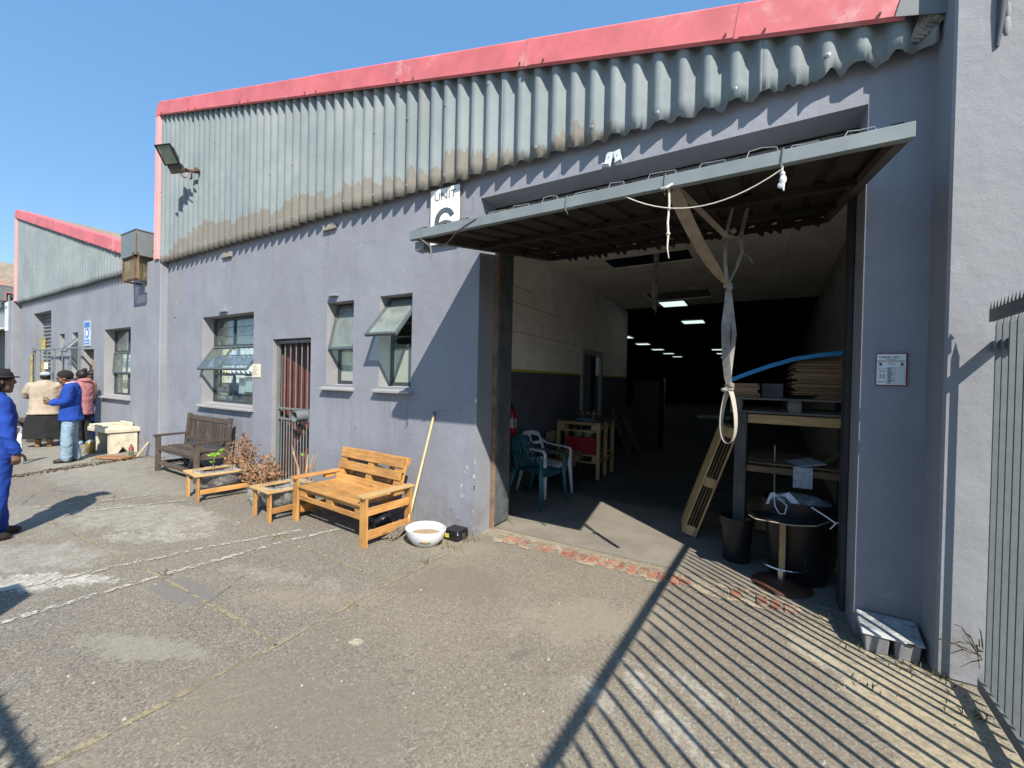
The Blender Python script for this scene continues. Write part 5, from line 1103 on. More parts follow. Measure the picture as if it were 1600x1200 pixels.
# left-hand chairs and table
def monobloc(name, label, loc, rz, mat, holes):
    t = thing(name, label, 'chair', loc, rz); Mx = WM[t.name]
    def bld(mb, nm, sm='all'): return mb.xf(Mx).build(nm, mat, t, smooth=sm)
    mb = MB(); vs = []; nx, ny = 8, 7                                # seat shell, front is -y
    for k, dz in ((0, 0), (1, -.008)):
        for j in range(ny+1):
            for i in range(nx+1):
                u = i/nx*2-1; v = j/ny; vs.append((u*(.235-.02*v), -.24+v*.44, .42-.018*(1-u*u)*math.sin(math.pi*min(1, v*1.1)) - .035*max(0, .15-v)/.15 + .02*abs(u)**3 + dz))
    m_ = nx+1; q = m_*(ny+1); fs = []
    for j in range(ny):
        for i in range(nx): a = j*m_+i; fs += [(a, a+1, a+m_+1, a+m_), (q+a, q+a+m_, q+a+m_+1, q+a+1)]
    edge = [i for i in range(m_)] + [j*m_+nx for j in range(1, ny+1)] + [ny*m_+i for i in range(nx-1, -1, -1)] + [j*m_ for j in range(ny-1, 0, -1)]
    fs += [(edge[k], q+edge[k], q+edge[(k+1) % len(edge)], edge[(k+1) % len(edge)]) for k in range(len(edge))]
    bld(mb.add(vs, fs), 'seat')
    def back(u, v):   # shell: u -1..1 across, v 0..1 up
        w = .225*(1-.10*v-.35*max(0, v-.75)**1.2); return V((u*w, .19+.13*v-.05*(u*u-.3)+.0, .43+.40*v-.05*(abs(u)**3)*max(0, v-.6)/.4))
    for k in range(-3, 4):
        if not holes or k in (-3, 3, 0): bld(MB().ribbon([back(k/3.4, v/6) for v in range(7)], .050 if holes else .043, .008, [(1, 0, 0)]*7), 'back_slat')
    for v0 in ((.03, .97) if not holes else (.03, .32, .6, .97)): bld(MB().ribbon([back(u/5, v0) for u in range(-5, 6)], .07 if v0 > .9 else .045, .010, [(0, .3, 1)]*11), 'back_rail')
    for s_ in (-1, 1):
        bld(MB().ribbon([(s_*.205, .31, .74), (s_*.26, .20, .66), (s_*.285, .05, .645), (s_*.285, -.15, .645), (s_*.275, -.24, .635), (s_*.265, -.265, .60), (s_*.262, -.26, .50)], [.045, .05, .055, .058, .055, .05, .05], .016, [(1, 0, 0)]*7), 'armrest')
        bld(MB().tube([(s_*.262, -.26, .52), (s_*.255, -.255, .42), (s_*.28, -.29, 0)], [.028, .036, .022], 10, flat=.75), 'leg')
        bld(MB().tube([(s_*.215, .20, .44), (s_*.25, .31, 0)], [.036, .022], 10, flat=.75), 'leg')
    return t
monobloc('plastic_chair', 'teal plastic armchair just inside the left side of the doorway', (-2.47, 4.92, .004), R(80), TEAL, False)
monobloc('plastic_chair', 'white plastic armchair behind the teal chair inside the doorway', (-2.60, 5.42, .004), R(72), WHITEP, True)
sc_ = thing('school_chair', 'small school chair with tan backrest between white chair and table', 'chair', (-2.6, 6.25, 0)); SC = M('chair_ply', (.30, .25, .16), .6, .15, 4)
MB().box(-2.80, -2.40, 6.0, 6.38, .455, .475).build('seat', SC, sc_, bevel=.006); MB().beam((-2.86, 6.02, .70), (-2.86, 6.36, .70), .17, .012, up=(1, 0, .1)).build('backrest', SC, sc_, bevel=.004)
for x, y in ((-2.42, 6.02), (-2.42, 6.36), (-2.78, 6.02), (-2.78, 6.36)):
    MB().tube([(x, y, .455), (x+(.02 if x > -2.6 else -.04), y, 0)], .011, 8).build('leg', BLACKM, sc_, smooth=True)
for y in (6.06, 6.32): MB().tube([(-2.78, y, .455), (-2.84, y, .60), (-2.865, y, .75)], .010, 8).build('back_stile', BLACKM, sc_, smooth=True)
fit('wooden_stool', 'corner of a pale wooden seat on dark legs beside the teal chair', 'stool', MB().box(-2.93, -2.62, 4.22, 4.52, .40, .425).box(-2.66, -2.635, 4.24, 4.265, 0, .40).box(-2.66, -2.635, 4.47, 4.495, 0, .40).box(-2.92, -2.895, 4.24, 4.265, 0, .40), WOODB)
TB = thing('pallet_table', 'tall workbench made of pallet boards holding a red crate on its lower shelf', 'table', (-2.55, 6.9, 0))
for x in (-2.90, -2.19):
    for y in (6.58, 6.95, 7.34): plank('leg', (x, y, 0), (x, y, .92), .06, .045, WOODL, TB, (0, 1, 0))
for i in range(7): plank('top_board', (-2.95, 6.58+i*.13, .945), (-2.12, 6.58+i*.13, .945), .12, .02, WOODG, TB)
plank('front_rail', (-2.87, 6.57, .905), (-2.22, 6.57, .905), .02, .045, WOODL, TB); plank('front_rail', (-2.87, 6.57, .78), (-2.22, 6.57, .78), .02, .025, WOODL, TB)
for x in (-2.84, -2.26): plank('rail_block', (x-.05, 6.58, .84), (x+.05, 6.58, .84), .05, .08, WOODL, TB)
plank('side_rail', (-2.19, 6.6, .85), (-2.19, 7.3, .85), .02, .07, WOODL, TB); plank('side_rail', (-2.19, 6.6, .30), (-2.19, 7.3, .30), .02, .07, WOODL, TB)
for i in range(6): plank('shelf_board', (-2.88, 6.62+i*.14, .385), (-2.21, 6.62+i*.14, .385), .12, .02, WOODL, TB)
plank('shelf_rail', (-2.87, 6.57, .27), (-2.22, 6.57, .27), .02, .03, WOODL, TB)
for x in (-2.84, -2.54, -2.24): plank('rail_block', (x-.05, 6.58, .33), (x+.05, 6.58, .33), .05, .085, WOODL, TB)
rc = thing('red_crate', 'red plastic crate standing on the lower shelf of the pallet table', 'crate', (-2.5, 6.8, .4)); RC = M('red_crate', (.32, .018, .022), .45, .12, 6)
mb = MB(); mb.box(-2.78, -2.26, 6.63, 6.645, .40, .66); mb.box(-2.78, -2.26, 6.985, 7.0, .40, .66); mb.box(-2.78, -2.765, 6.645, 6.985, .40, .66); mb.box(-2.275, -2.26, 6.645, 6.985, .40, .66); mb.box(-2.765, -2.275, 6.645, 6.985, .40, .415); mb.build('crate_shell', RC, rc)
mb = MB(); mb.box(-2.79, -2.25, 6.62, 6.629, .635, .67); mb.box(-2.79, -2.25, 6.62, 6.629, .40, .42)
for i in range(7): mb.box(-2.775+i*.083, -2.76+i*.083, 6.62, 6.629, .42, .635)
mb.build('crate_rib', RC, rc)
fit('crate_contents', 'bundle of plastic bags and bottles heaped in the red crate', 'bag', MB().ball((-2.62, 6.8, .70), .09, 7, sc=(1, 1, .8)).ball((-2.44, 6.8, .72), .10, 7, sc=(1, .9, .9)).ball((-2.38, 6.75, .76), .06, 7), M('bag_pale', (.25, .22, .18), .5, .3, 12), smooth='all', bevel=0)
tr_ = thing('tool_tray', 'rack of pots and a blue cloth lying on the pallet table top', 'tools', (-2.5, 6.75, .96))
mb = MB()
for i in range(4): mb.lathe([(.045, 0), (.05, .13), (.045, .13), (.04, .02)], (-2.62+i*.105, 6.85, .957), 14)
mb.build('pot', M('dark_pot', (.05, .035, .03), .5, .3), tr_, smooth=True); MB().beam((-2.68, 6.82, 1.06), (-2.25, 6.82, 1.06), .01, .02).tube([(-2.55, 6.78, .96), (-2.54, 6.79, 1.12)], .008, 6).tube([(-2.36, 6.78, .96), (-2.35, 6.79, 1.12)], .008, 6).build('rack_bar', M('rack_wood', (.4, .33, .22)), tr_)
MB().lathe([(.13, 0), (.12, .018), (.06, .03), (.01, .025)], (-2.45, 6.68, .956), 20, 0, 1.3, .6, lambda a, z: .2*math.sin(4*a)).build('blue_cloth', M('blue_cloth', (.12, .18, .36), .8), tr_, smooth='all')
fx = thing('fire_extinguisher', 'red fire extinguisher hung on the dark wall just behind the left jamb', 'fire extinguisher', (-2.93, 5.03, .82))
FR = M('extinguisher_red', (.42, .012, .015), .3); MB().lathe([(.055, 0), (.062, .012), (.062, .30), (.05, .34), (.025, .37), (.02, .385)], (-2.93, 5.03, .82), 24).build('cylinder', FR, fx, smooth=True); MB().lathe([(.063, .12), (.0635, .25)], (-2.93, 5.03, .82), 24).build('label_band', M('label_white', (.5, .48, .45)), fx, smooth=True)
MB().box(-2.95, -2.91, 5.01, 5.05, 1.20, 1.25).tube([(-2.93, 5.02, 1.24), (-2.90, 4.96, 1.27)], .008, 6).tube([(-2.91, 5.0, 1.22), (-2.87, 4.99, 1.10), (-2.865, 4.99, .95)], .009, 6).build('valve', BLACKM, fx)
for i, (x, lb) in enumerate(((-2.60, 'pale board leaning on the wall behind the pallet table'), (-2.42, 'darker board leaning beside the pale one near the dark cupboard'))):
    fit('leaning_board', lb, 'board', MB().beam((x+.15, 9.6+i*.25, 0), (x-.18, 9.3+i*.2, .95-.1*i), .03, .28, up=(0, 1, 0)), M('board%d' % 0, (.15, .15, .15), .7))
fit('brown_cupboard', 'tall dark brown cupboard deep inside beyond the leaning boards', 'cupboard', MB().box(-2.55, -1.95, 10.2, 10.8, 0, 1.66), M('dark_brown', (.045, .022, .015), .6))
mb = MB().box(-1.30, -.55, 12.0, 12.6, 0, .70); ch = thing('chest_freezer', 'dim pale-lidded chest standing deep in the dark workshop', 'chest', (-.9, 12.3, 0)); mb.build('body', M('dim_blue', (.03, .035, .045), .5), ch); MB().box(-1.32, -.53, 11.98, 12.62, .71, .755).build('lid', M('dim_white', (.30, .30, .28), .4), ch)
fit('white_bundle', 'narrow white bundle hanging in the dark middle of the workshop', 'bundle', MB().tube([(-2.35, 13.0, 1.75), (-2.37, 13.0, 1.3), (-2.36, 13, 1.05)], [.03, .06, .05], 8).tube([(-2.36, 13, 1.0), (-2.39, 13, .85), (-2.40, 13, .55)], [.05, .09, .06], 8), M('bundle_white', (.55, .52, .48), .8, .3, 9), smooth='all', bevel=0)

# ---------------------------------------------------------------- left end of the yard
CB = thing('concrete_bench', 'cream concrete bench with a raised-rim top near the party wall', 'bench', (-11.0, 3.2, 0))
mb = MB().add([(-11.60, 2.92, .40), (-10.72, 2.98, .40), (-10.72, 3.50, .40), (-11.60, 3.46, .40), (-11.60, 2.92, .49), (-10.72, 2.98, .49), (-10.72, 3.50, .49), (-11.60, 3.46, .49)], [(3, 2, 1, 0), (4, 5, 6, 7), (0, 1, 5, 4), (1, 2, 6, 5), (2, 3, 7, 6), (3, 0, 4, 7)]); mb.build('bench_top', CREAMC, CB, bevel=.012)
mb = MB(); mb.box(-11.58, -11.02, 2.94, 2.99, .49, .54); mb.box(-11.58, -11.53, 2.99, 3.44, .49, .54); mb.box(-11.53, -11.0, 3.40, 3.45, .49, .57); mb.build('rim', CREAMC, CB, bevel=.006)
for xa, xb in ((-11.50, -11.38), (-10.86, -10.75)):
    m2 = MB(); m2.add([(xa, 3.02, 0), (xb, 3.02, 0), (xb, 3.14, 0), (xb, 3.22, .12), (xb, 3.30, 0), (xb, 3.44, 0), (xb, 3.44, .40), (xb, 3.02, .40)] + [(xa, 3.14, 0), (xa, 3.22, .12), (xa, 3.30, 0), (xa, 3.44, 0), (xa, 3.44, .40), (xa, 3.02, .40)],
        [(1, 2, 3, 7), (3, 6, 7), (3, 4, 5, 6), (0, 13, 9, 8), (9, 13, 12), (9, 12, 11, 10), (0, 1, 7, 13), (5, 11, 12, 6), (6, 12, 13, 7), (2, 8, 9, 3), (3, 9, 10, 4), (0, 8, 2, 1), (4, 10, 11, 5)]); m2.build('bench_leg', CREAMC, CB)
MB().box(-11.38, -10.86, 3.20, 3.26, .20, .26).build('stretcher', CREAMC, CB)
tn = thing('paint_tin', 'dented brass-coloured paint tin beside the concrete bench', 'tin', (-11.17, 2.86, 0)); TIN = M('tin_brass', (.45, .33, .12), .35, .2, 8, metal=.6, dirt=(.3, .2, .1), ds=6)
MB().lathe([(.072, 0), (.075, .006), (.075, .20), (.079, .206), (.075, .215), (.07, .21), (.068, .02), (.01, .02)], (-11.17, 2.86, 0), 28).build('can', TIN, tn, smooth=True); MB().lathe([(.078, 0), (.078, .01), (.01, .012)], (-11.16, 2.86, .22), 24).build('lid', M('tin_lid', (.55, .5, .4), .4), tn)
fit('rusty_plate', 'flat rusty plate lying on the ground in front of the concrete bench', 'plate', MB().beam((-10.35, 2.80, .03), (-9.85, 3.02, .035), .24, .03), M('plate_rust', (.28, .14, .07), .85, .3, 9, dirt=(.12, .07, .05), ds=8))
bo = thing('glass_bottle', 'small bottle with a red cap leaning at the foot of the party wall', 'bottle', (-10.1, 3.2, 0)); MB().lathe([(.035, 0), (.04, .01), (.04, .14), (.015, .2), (.015, .24)], (-10.12, 3.15, 0), 16).build('body', glass('bottle_glass', (.5, .6, .5)), bo, smooth=True); MB().lathe([(.042, .12), (.036, .17), (.016, .21), (.016, .23)], (-10.12, 3.15, 0), 16).build('wrapper', M('wrap_red', (.28, .06, .05)), bo, smooth=True)
fit('timber_stake', 'pale timber stake leaning against the foot of the party wall', 'stake', MB().beam((-9.97, 3.17, 0), (-9.90, 3.33, .28), .04, .02), BROOM)
# barred yard gate in front of the roller shutter
YG = thing('yard_gate', 'thin barred steel gate standing open before the roller shutter', 'gate', (-15.7, 3.33, 0))
mb = MB(); mb.box(-17.66, -17.60, 3.30, 3.36, 0, 2.22); mb.box(-13.80, -13.76, 3.30, 3.34, 0, 2.17); mb.build('gate_post', GREYST, YG)
for zz in (2.15, 1.24, .10): MB().box(-17.60, -13.80, 3.31, 3.34, zz-.018, zz+.018).build('gate_rail', GREYST, YG)
for i in range(5): x = -17.60+3.8*(i+1)/6; MB().tube([(x, 3.325, .10), (x, 3.325, 2.15)], .012, 8).build('gate_bar', GREYST, YG)
MB().box(-17.70, -17.57, 3.275, 3.298, .3, 2.05).build('yellow_stripe', M('yellow_guide', (0, 0, 0)), YG)
fit('padlock_box', 'small white lock box on the open yard gate', 'lock', MB().box(-16.35, -16.18, 3.27, 3.31, 1.63, 1.80), WHITEB)
ns = thing('shop_sign', 'narrow blue and white sign on the wall above the neighbour door', 'sign', (-13.9, 3.45, 2.5)); MB().box(-14.02, -13.60, 3.452, 3.466, 2.20, 2.80).build('sign_board', M('sign_white', (.42, .48, .56), .5), ns)
mb = MB(); mb.box(-13.98, -13.64, 3.449, 3.451, 2.64, 2.76); mb.box(-13.98, -13.64, 3.449, 3.451, 2.24, 2.27); mb.box(-13.98, -13.64, 3.449, 3.451, 2.31, 2.34); mb.ball((-13.8, 3.45, 2.50), .12, 8, sc=(1, .015, 1)); mb.build('blue_print', M('sign_blue', (.03, .15, .55), .4), ns); MB().ball((-13.8, 3.447, 2.50), .07, 8, sc=(1, .015, 1)).build('white_print', WHITEB, ns)
s3 = thing('unit_board', 'narrow white upright board fixed on the far party wall', 'sign', (-20.5, 3.3, 3.2)); MB().box(-20.72, -20.35, 3.283, 3.298, 2.82, 3.72).build('sign_board', M('pale_green_board', (.62, .70, .66), .5), s3); text('lettering', 'UNIT', .13, (-20.53, 3.282, 3.55), TXT, s3)
fit('wall_lamp', 'small dark lamp fitting on the far party wall at head height', 'lamp', MB().box(-20.35, -20.05, 3.2, 3.3, 1.50, 1.62), BLACKM)
# papers and clutter behind the large window
PAP = M('paper', (.62, .66, .66), .7, .04)
for i, (a, b, c, d) in enumerate(((-7.45, -7.27, 1.28, 1.54), (-7.26, -7.04, 1.31, 1.56))):
    fit('paper_sheet', ['left paper sheet taped inside the right pane of the large window', 'right paper sheet taped inside the right pane of the large window'][i], 'paper', MB().box(a, b, 3.70, 3.703, c, d), PAP, bevel=0)
fit('white_carton', 'white carton on the sill behind the lower left pane of the window', 'box', MB().box(-8.36, -7.96, 3.755, 3.80, .95, 1.27), M('carton_cream', (.6, .6, .45)))
fit('purple_carton', 'purple and orange carton on top of the white one behind the window', 'box', MB().box(-8.32, -8.06, 3.76, 3.80, 1.272, 1.37), M('purple_print', (.10, .07, .22)))
fit('sill_papers', 'loose white papers on the sill behind the lower panes of the large window', 'papers', MB().box(-7.93, -7.70, 3.76, 3.80, 1.0, 1.22).box(-7.66, -7.52, 3.76, 3.79, 1.0, 1.17), PAP)
fit('pale_curtain', 'cream curtain bunched at the left inside the large window', 'curtain', MB().ribbon([(-8.26+.03*i, 3.82+.025*math.sin(i*1.9), 1.8) for i in range(10)], 1.7, .004, (0, 0, 1)), M('curtain_cream', (.72, .66, .50), .9), bevel=0)
fit('net_curtain', 'pale blue-white net curtain across the inside of the large window', 'curtain', MB().ribbon([(-8.0+.03*i, 3.81+.02*math.sin(i*1.3), 2.02) for i in range(50)], 1.14, .003, (0, 0, 1)), M('net_curtain', (.76, .80, .84), .9), bevel=0)
fit('net_curtain', 'pale curtain inside the neighbour window', 'curtain', MB().ribbon([(-12.9+.03*i, 3.84+.02*math.sin(i*1.6), 1.8) for i in range(26)], 1.6, .003, (0, 0, 1)), M('curtain_cream', (.72, .66, .50), .9), bevel=0)
# ---------------------------------------------------------------- people
def solidify(mb, voxel, smooth=4):
    """union of overlapping tubes and balls -> one continuous skin"""
    me = mb.mesh('tmp', [], fix=False); o = bpy.data.objects.new('tmp', me); COL.objects.link(o)
    r = o.modifiers.new('r', 'REMESH'); r.mode = 'VOXEL'; r.voxel_size = voxel; r.adaptivity = 0
    s_ = o.modifiers.new('s', 'SMOOTH'); s_.factor = .5; s_.iterations = smooth
    out = bpy.data.meshes.new_from_object(o.evaluated_get(bpy.context.evaluated_depsgraph_get()))
    bpy.data.objects.remove(o); return out
def limb(mb, pts, rs, n=12, flat=1.0, side=None):
    # smooth the polyline so that limbs bend softly; end balls close the joints
    P = [V(p) for p in pts]; Q = []; RR = []
    for i in range(len(P)-1):
        for k in range(4): Q.append(P[i].lerp(P[i+1], k/4)); RR.append(rs[i]+(rs[i+1]-rs[i])*k/4)
    Q.append(P[-1]); RR.append(rs[-1])
    for _ in range(2): Q = [Q[0]] + [(Q[i-1]+Q[i]*2+Q[i+1])/4 for i in range(1, len(Q)-1)] + [Q[-1]]
    mb.tube(Q, RR, n, flat=flat, side=side); mb.ball(P[0], rs[0]*.98, 8); mb.ball(P[-1], rs[-1]*.98, 8); return mb
def ell(mb, stack, n=20):
    """stack of (x, y, z, rx, ry) rings"""
    vs = []; fs = []
    for x, y, z, rx, ry in stack: vs += [(x+rx*math.cos(2*math.pi*k/n), y+ry*math.sin(2*math.pi*k/n), z) for k in range(n)]
    for i in range(len(stack)-1): fs += [(i*n+k, i*n+(k+1) % n, (i+1)*n+(k+1) % n, (i+1)*n+k) for k in range(n)]
    fs += [tuple(range(n-1, -1, -1)), tuple((len(stack)-1)*n+k for k in range(n))]
    return mb.add(vs, fs)
def hand(mb, wrist, dirn, palm_n, thumb_side, s=1.0, curl=.5):
    d = V(dirn).normalized(); n_ = V(palm_n); n_ = (n_-d*n_.dot(d)).normalized(); x = d.cross(n_)*thumb_side; w = V(wrist)
    pal = [(0, .020), (.03, .030), (.06, .036), (.085, .034)]
    mb.tube([w+d*a*s for a, r in pal], [r*s for a, r in pal], 12, flat=.5, side=x)
    for i, (off, ln) in enumerate(((.026, .066), (.009, .075), (-.009, .070), (-.025, .054))):
        p0 = w+d*.075*s+x*off*s; a1 = curl*.5; a2 = curl*1.3; a3 = curl*1.9; pts = [p0]
        for a in (a1, a2, a3): pts.append(pts[-1]+(d*math.cos(a)+n_*math.sin(a))*ln*s*.40)
        mb.tube(pts, [.0095*s, .009*s, .0085*s, .007*s], 8)
    p0 = w+d*.02*s+x*.024*s; mb.tube([p0, p0+(d*.5+x*.7+n_*.3)*.035*s, p0+(d*.85+x*.75+n_*.5)*.058*s, p0+(d*1.3+x*.7+n_*.7)*.075*s], [.013*s, .012*s, .011*s, .008*s], 8)
SKIN = M('brown_skin', (.16, .085, .055), .5, .1, 8); HAIR = M('black_hair', (.012, .010, .010), .6, .3, 20)
EYEW = M('eye_white', (.6, .58, .55), .3)
def head(mb, c, s=1.0, tilt=0.0):
    """face looks along +Y; c is the middle of the skull"""
    H = MB(); H.ball((0, 0, .02), .1, 12, sc=(.74, .93, 1.06)); H.ball((0, .032, -.055), .07, 10, sc=(.80, .85, 1.0)); H.ball((0, .062, -.10), .034, 8, sc=(1, .8, .8))
    H.tube([(0, .086, .025), (0, .100, -.018), (0, .090, -.03)], [.010, .017, .013], 8); H.ball((0, .086, -.062), .020, 8, sc=(1.3, .6, .55)); H.ball((0, .085, .035), .05, 8, sc=(1.1, .3, .25))
    for q in (-1, 1): H.ball((q*.076, -.008, -.012), .028, 8, sc=(.35, .7, 1.1)); H.ball((q*.042, .055, -.03), .03, 8, sc=(1, .8, .9))
    H.xf(Matrix.Translation(c) @ Matrix.Rotation(tilt, 4, 'X') @ Matrix.Scale(s, 4)); mb.add(H.v, H.f)
def person(label, loc, rz, h, J, group=None):
    """J: dict of joints in metres for a 1.70 m figure, facing +Y. returns root and a function to place meshes"""
    root = thing('person', label, 'person', (loc[0], loc[1], 0), rz, group); k = h/1.70
    T_ = Matrix.Translation((loc[0], loc[1], 0)) @ Matrix.Rotation(rz, 4, 'Z') @ Matrix.Scale(k, 4)
    def put(name, src, mat, voxel=None, sm='all', it=4, parent=None):
        me = solidify(src, voxel, it) if voxel else src.mesh(name, [])
        me.name = name; me.transform(T_); me.materials.clear(); me.materials.append(mat); me.polygons.foreach_set('use_smooth', [True]*len(me.polygons))
        return reg(bpy.data.objects.new(name, me), parent or root)
    b = MB(); hd = J.get('head', (0, .03, 1.585)); nk = J.get('neck', (0, .0, 1.44))
    head(b, hd, 1.0, J.get('tilt', 0)); b.tube([(nk[0], nk[1]-.01, nk[2]-.06), V(hd)+V((0, -.03, -.09))], [.062, .056], 12)
    w = J.get('wide', 1.0)
    ell(b, [(0, 0, .84, .14*w, .10*w), (0, 0, .95, .155*w, .11*w), (0, 0, 1.08, .13*w, .10*w), (0, .005, 1.22, .15*w, .11*w), (0, 0, 1.34, .165*w, .105), (0, -.01, 1.42, .13*w, .08), (0, -.01, 1.46, .06, .06)])
    for s_ in 'LR':
        sh, el, wr = J['sh'+s_], J['el'+s_], J['wr'+s_]; limb(b, [sh, el, wr], [.05, .042, .028]); hp, kn, an_ = J['hp'+s_], J['kn'+s_], J['an'+s_]; limb(b, [hp, kn, an_], [.078, .055, .038])
        hand(b, wr, J.get('hd'+s_, (0, .05, -1)), J.get('pn'+s_, (1 if s_ == 'L' else -1, 0, 0)), J.get('ts'+s_, 1), 1.0, J.get('cu'+s_, .5))
        f = J.get('ft'+s_, (0, 1, 0)); a = V(an_); fv = V(f).normalized(); b.tube([a+V((0, 0, -.01))-fv*.05, a+fv*.04+V((0, 0, -.035)), a+fv*.11+V((0, 0, -.055)), a+fv*.15+V((0, 0, -.06))], [.032, .036, .030, .02], 10)
    put('body', b, J.get('skin', SKIN), .008, it=2)
    return root, put, J
def base(**kw):
    J = dict(shL=(-.19, 0, 1.39), elL=(-.23, -.01, 1.11), wrL=(-.22, .05, .87), shR=(.19, 0, 1.39), elR=(.23, -.01, 1.11), wrR=(.22, .05, .87),
             hpL=(-.085, 0, .88), knL=(-.09, .02, .48), anL=(-.09, -.02, .075), hpR=(.085, 0, .88), knR=(.09, .02, .48), anR=(.09, -.02, .075), tsL=-1, tsR=1)
    J.update(kw); return J
def jacket(J, w=1.0, hem=.80, puff=.0, slv=.066, cuff=.92, collar=True, flare=0):
    m_ = MB(); ell(m_, [(0, 0, hem, (.185+flare)*w, .145*w+flare), (0, 0, hem+.10, .18*w+flare*.7, .14*w+flare*.6), (0, 0, 1.08, (.172+puff)*w, .132*w), (0, .005, 1.22, (.185+puff)*w, .14*w), (0, -.005, 1.34, .195*w, .128*w**.5), (0, -.012, 1.42, .155*w, .10), (0, -.012, 1.475, .085, .078)])
    for s_ in 'LR':
        sh, el, wr = (V(J[q+s_]) for q in ('sh', 'el', 'wr')); limb(m_, [sh+V((0, 0, -.015)), el, el.lerp(wr, cuff)], [slv+.012, slv-.004, slv-.016])
    return m_
def creases(m_, sc, amp, seed):
    return m_
def wrinkle(me, amp, sc, seed=0):
    """sharp-edged slanting folds, deeper near elbows, knees and hems"""
    for v in me.vertices:
        p = v.co; q = V((p.x*sc+seed, p.y*sc, p.z*sc*1.2+p.x*sc*.8)); r_ = 1-abs(noise.noise(q))*2.2; r2 = 1-abs(noise.noise(q*2.1+V((3, 1, 7))))*2.2
        v.co = p + v.normal*(max(r_, -.6)*amp*.9 + max(r2, -.6)*amp*.45 - amp*.5)
def trousers(J, top=.98, r=(.105, .085, .068), end=.95):
    m_ = MB(); ell(m_, [(0, 0, .80, .150, .118), (0, 0, .86, .155, .118), (0, 0, min(top, .93), .135, .10)])
    for s_ in 'LR':
        hp, kn, a = (V(J[q+s_]) for q in ('hp', 'kn', 'an')); limb(m_, [hp, kn, kn.lerp(a, end)], list(r))
    return m_
def shoes(put, J, mat, parent=None, boot=False):
    for s_ in 'LR':
        a = V(J['an'+s_]); f = V(J.get('ft'+s_, (0, 1, 0))).normalized(); m_ = MB(); m_.tube([a-f*.075+V((0, 0, -.03)), a+f*.0+V((0, 0, -.02)), a+f*.07+V((0, 0, -.033)), a+f*.13+V((0, 0, -.042)), a+f*.17+V((0, 0, -.05))], [.040, .048, .046, .040, .022], 12)
        if boot: m_.tube([a+V((0, 0, -.02)), a+V((0, -.005, .10))], [.05, .055], 12)
        m_.tube([a-f*.07+V((0, 0, -.062)), a+f*.145+V((0, 0, -.062))], [.030, .028], 10, flat=1.3)
        for i, v in enumerate(m_.v): m_.v[i] = (v[0], v[1], max(v[2], .002))
        put('boot' if boot else 'shoe', m_, mat, .010, it=3)
BLUE = M('royal_blue_cotton', (.008, .046, .29), .85, .16, 6, bump=.3, bs=25, bd=.01); NAVY = M('navy_cotton', (.010, .030, .20), .85, .2, 6)
DENIM = M('pale_denim', (.21, .30, .38), .9, .22, 7, bump=.2, bs=60); BEIGE = M('beige_knit', (.36, .295, .225), .9, .12, 8, bump=.4, bs=120); PINKC = M('salmon_cloth', (.38, .16, .17), .85, .14, 7)
BLK = M('black_cloth', (.012, .012, .013), .9, .25, 8); KNIT = M('black_knit', (.014, .013, .013), .95, .3, 30, bump=.5, bs=120); DKSH = M('dark_shoe', (.022, .018, .017), .5, .3, 9); TANB = M('tan_leather', (.26, .15, .07), .55, .2, 9); CAPB = M('blue_grey_cap', (.30, .36, .42), .85, .15, 12)
HIVIS = M('hi_vis_band', (.45, .62, .12), .5, .1)
def cloth(put, name, m_, mat, vox=.012, amp=.010, sc=7, seed=0, it=4):
    o = put(name, m_, mat, vox, it=it); wrinkle(o.data, amp*.75, sc*.9, seed); return o
# 1 worker in blue overalls at the left edge, seen from behind and to the right, walking away from the camera to the left
J = base(elR=(.25, .0, 1.12), wrR=(.245, .08, .88), knR=(.10, .0, .48), anR=(.10, -.08, .075), knL=(-.09, .04, .49), anL=(-.10, .04, .075), tilt=0, cuR=.7)
r_, put, J = person('man in bright blue overalls and dark cap walking at the left edge', (-6.14, .92), R(4), 1.60, J)
cloth(put, 'jacket', jacket(J, 1.02, .80, .01, .062, .93), BLUE, .012, .012, 7, 1); cloth(put, 'trousers', trousers(J, .98, (.108, .082, .078), .97), BLUE, .012, .012, 6, 2); shoes(put, J, DKSH, boot=True)
hc = V((0, .03, 1.585)); m_ = MB().ball(hc+V((0, -.015, .045)), .108, 12, sc=(.86, 1.0, .80)); put('cap', m_, BLK, .008)
vs = []; n = 9
m_ = MB()
for zz in (0, .006): vs += [(x_*.075, .03+.085+.075*(1-(x_)**2)**.5, 1.625+zz-.01*x_*x_) for x_ in [i/4-1 for i in range(n)]] + [(x_*.078, .03+.055-.02*abs(x_), 1.63+zz) for x_ in [i/4-1 for i in range(n)]]
fs = [(i, i+1, n+i+1, n+i) for i in range(n-1)] + [(2*n+i, 3*n+i, 3*n+i+1, 2*n+i+1) for i in range(n-1)] + [(i, 2*n+i, 2*n+i+1, i+1) for i in range(n-1)]
m_.add(vs, fs).xf(Matrix.Translation((0, .03, 1.6)) @ Matrix.Rotation(R(-62), 4, 'Z') @ Matrix.Translation((0, -.03, -1.6))); put('cap_visor', m_, BLK); m_ = MB(); ell(m_, [(0, -.02, 1.45, .07, .055), (0, -.02, 1.50, .088, .07), (0, -.01, 1.56, .09, .09), (0, .0, 1.62, .085, .09)]); put('hair', m_, HAIR, .01)
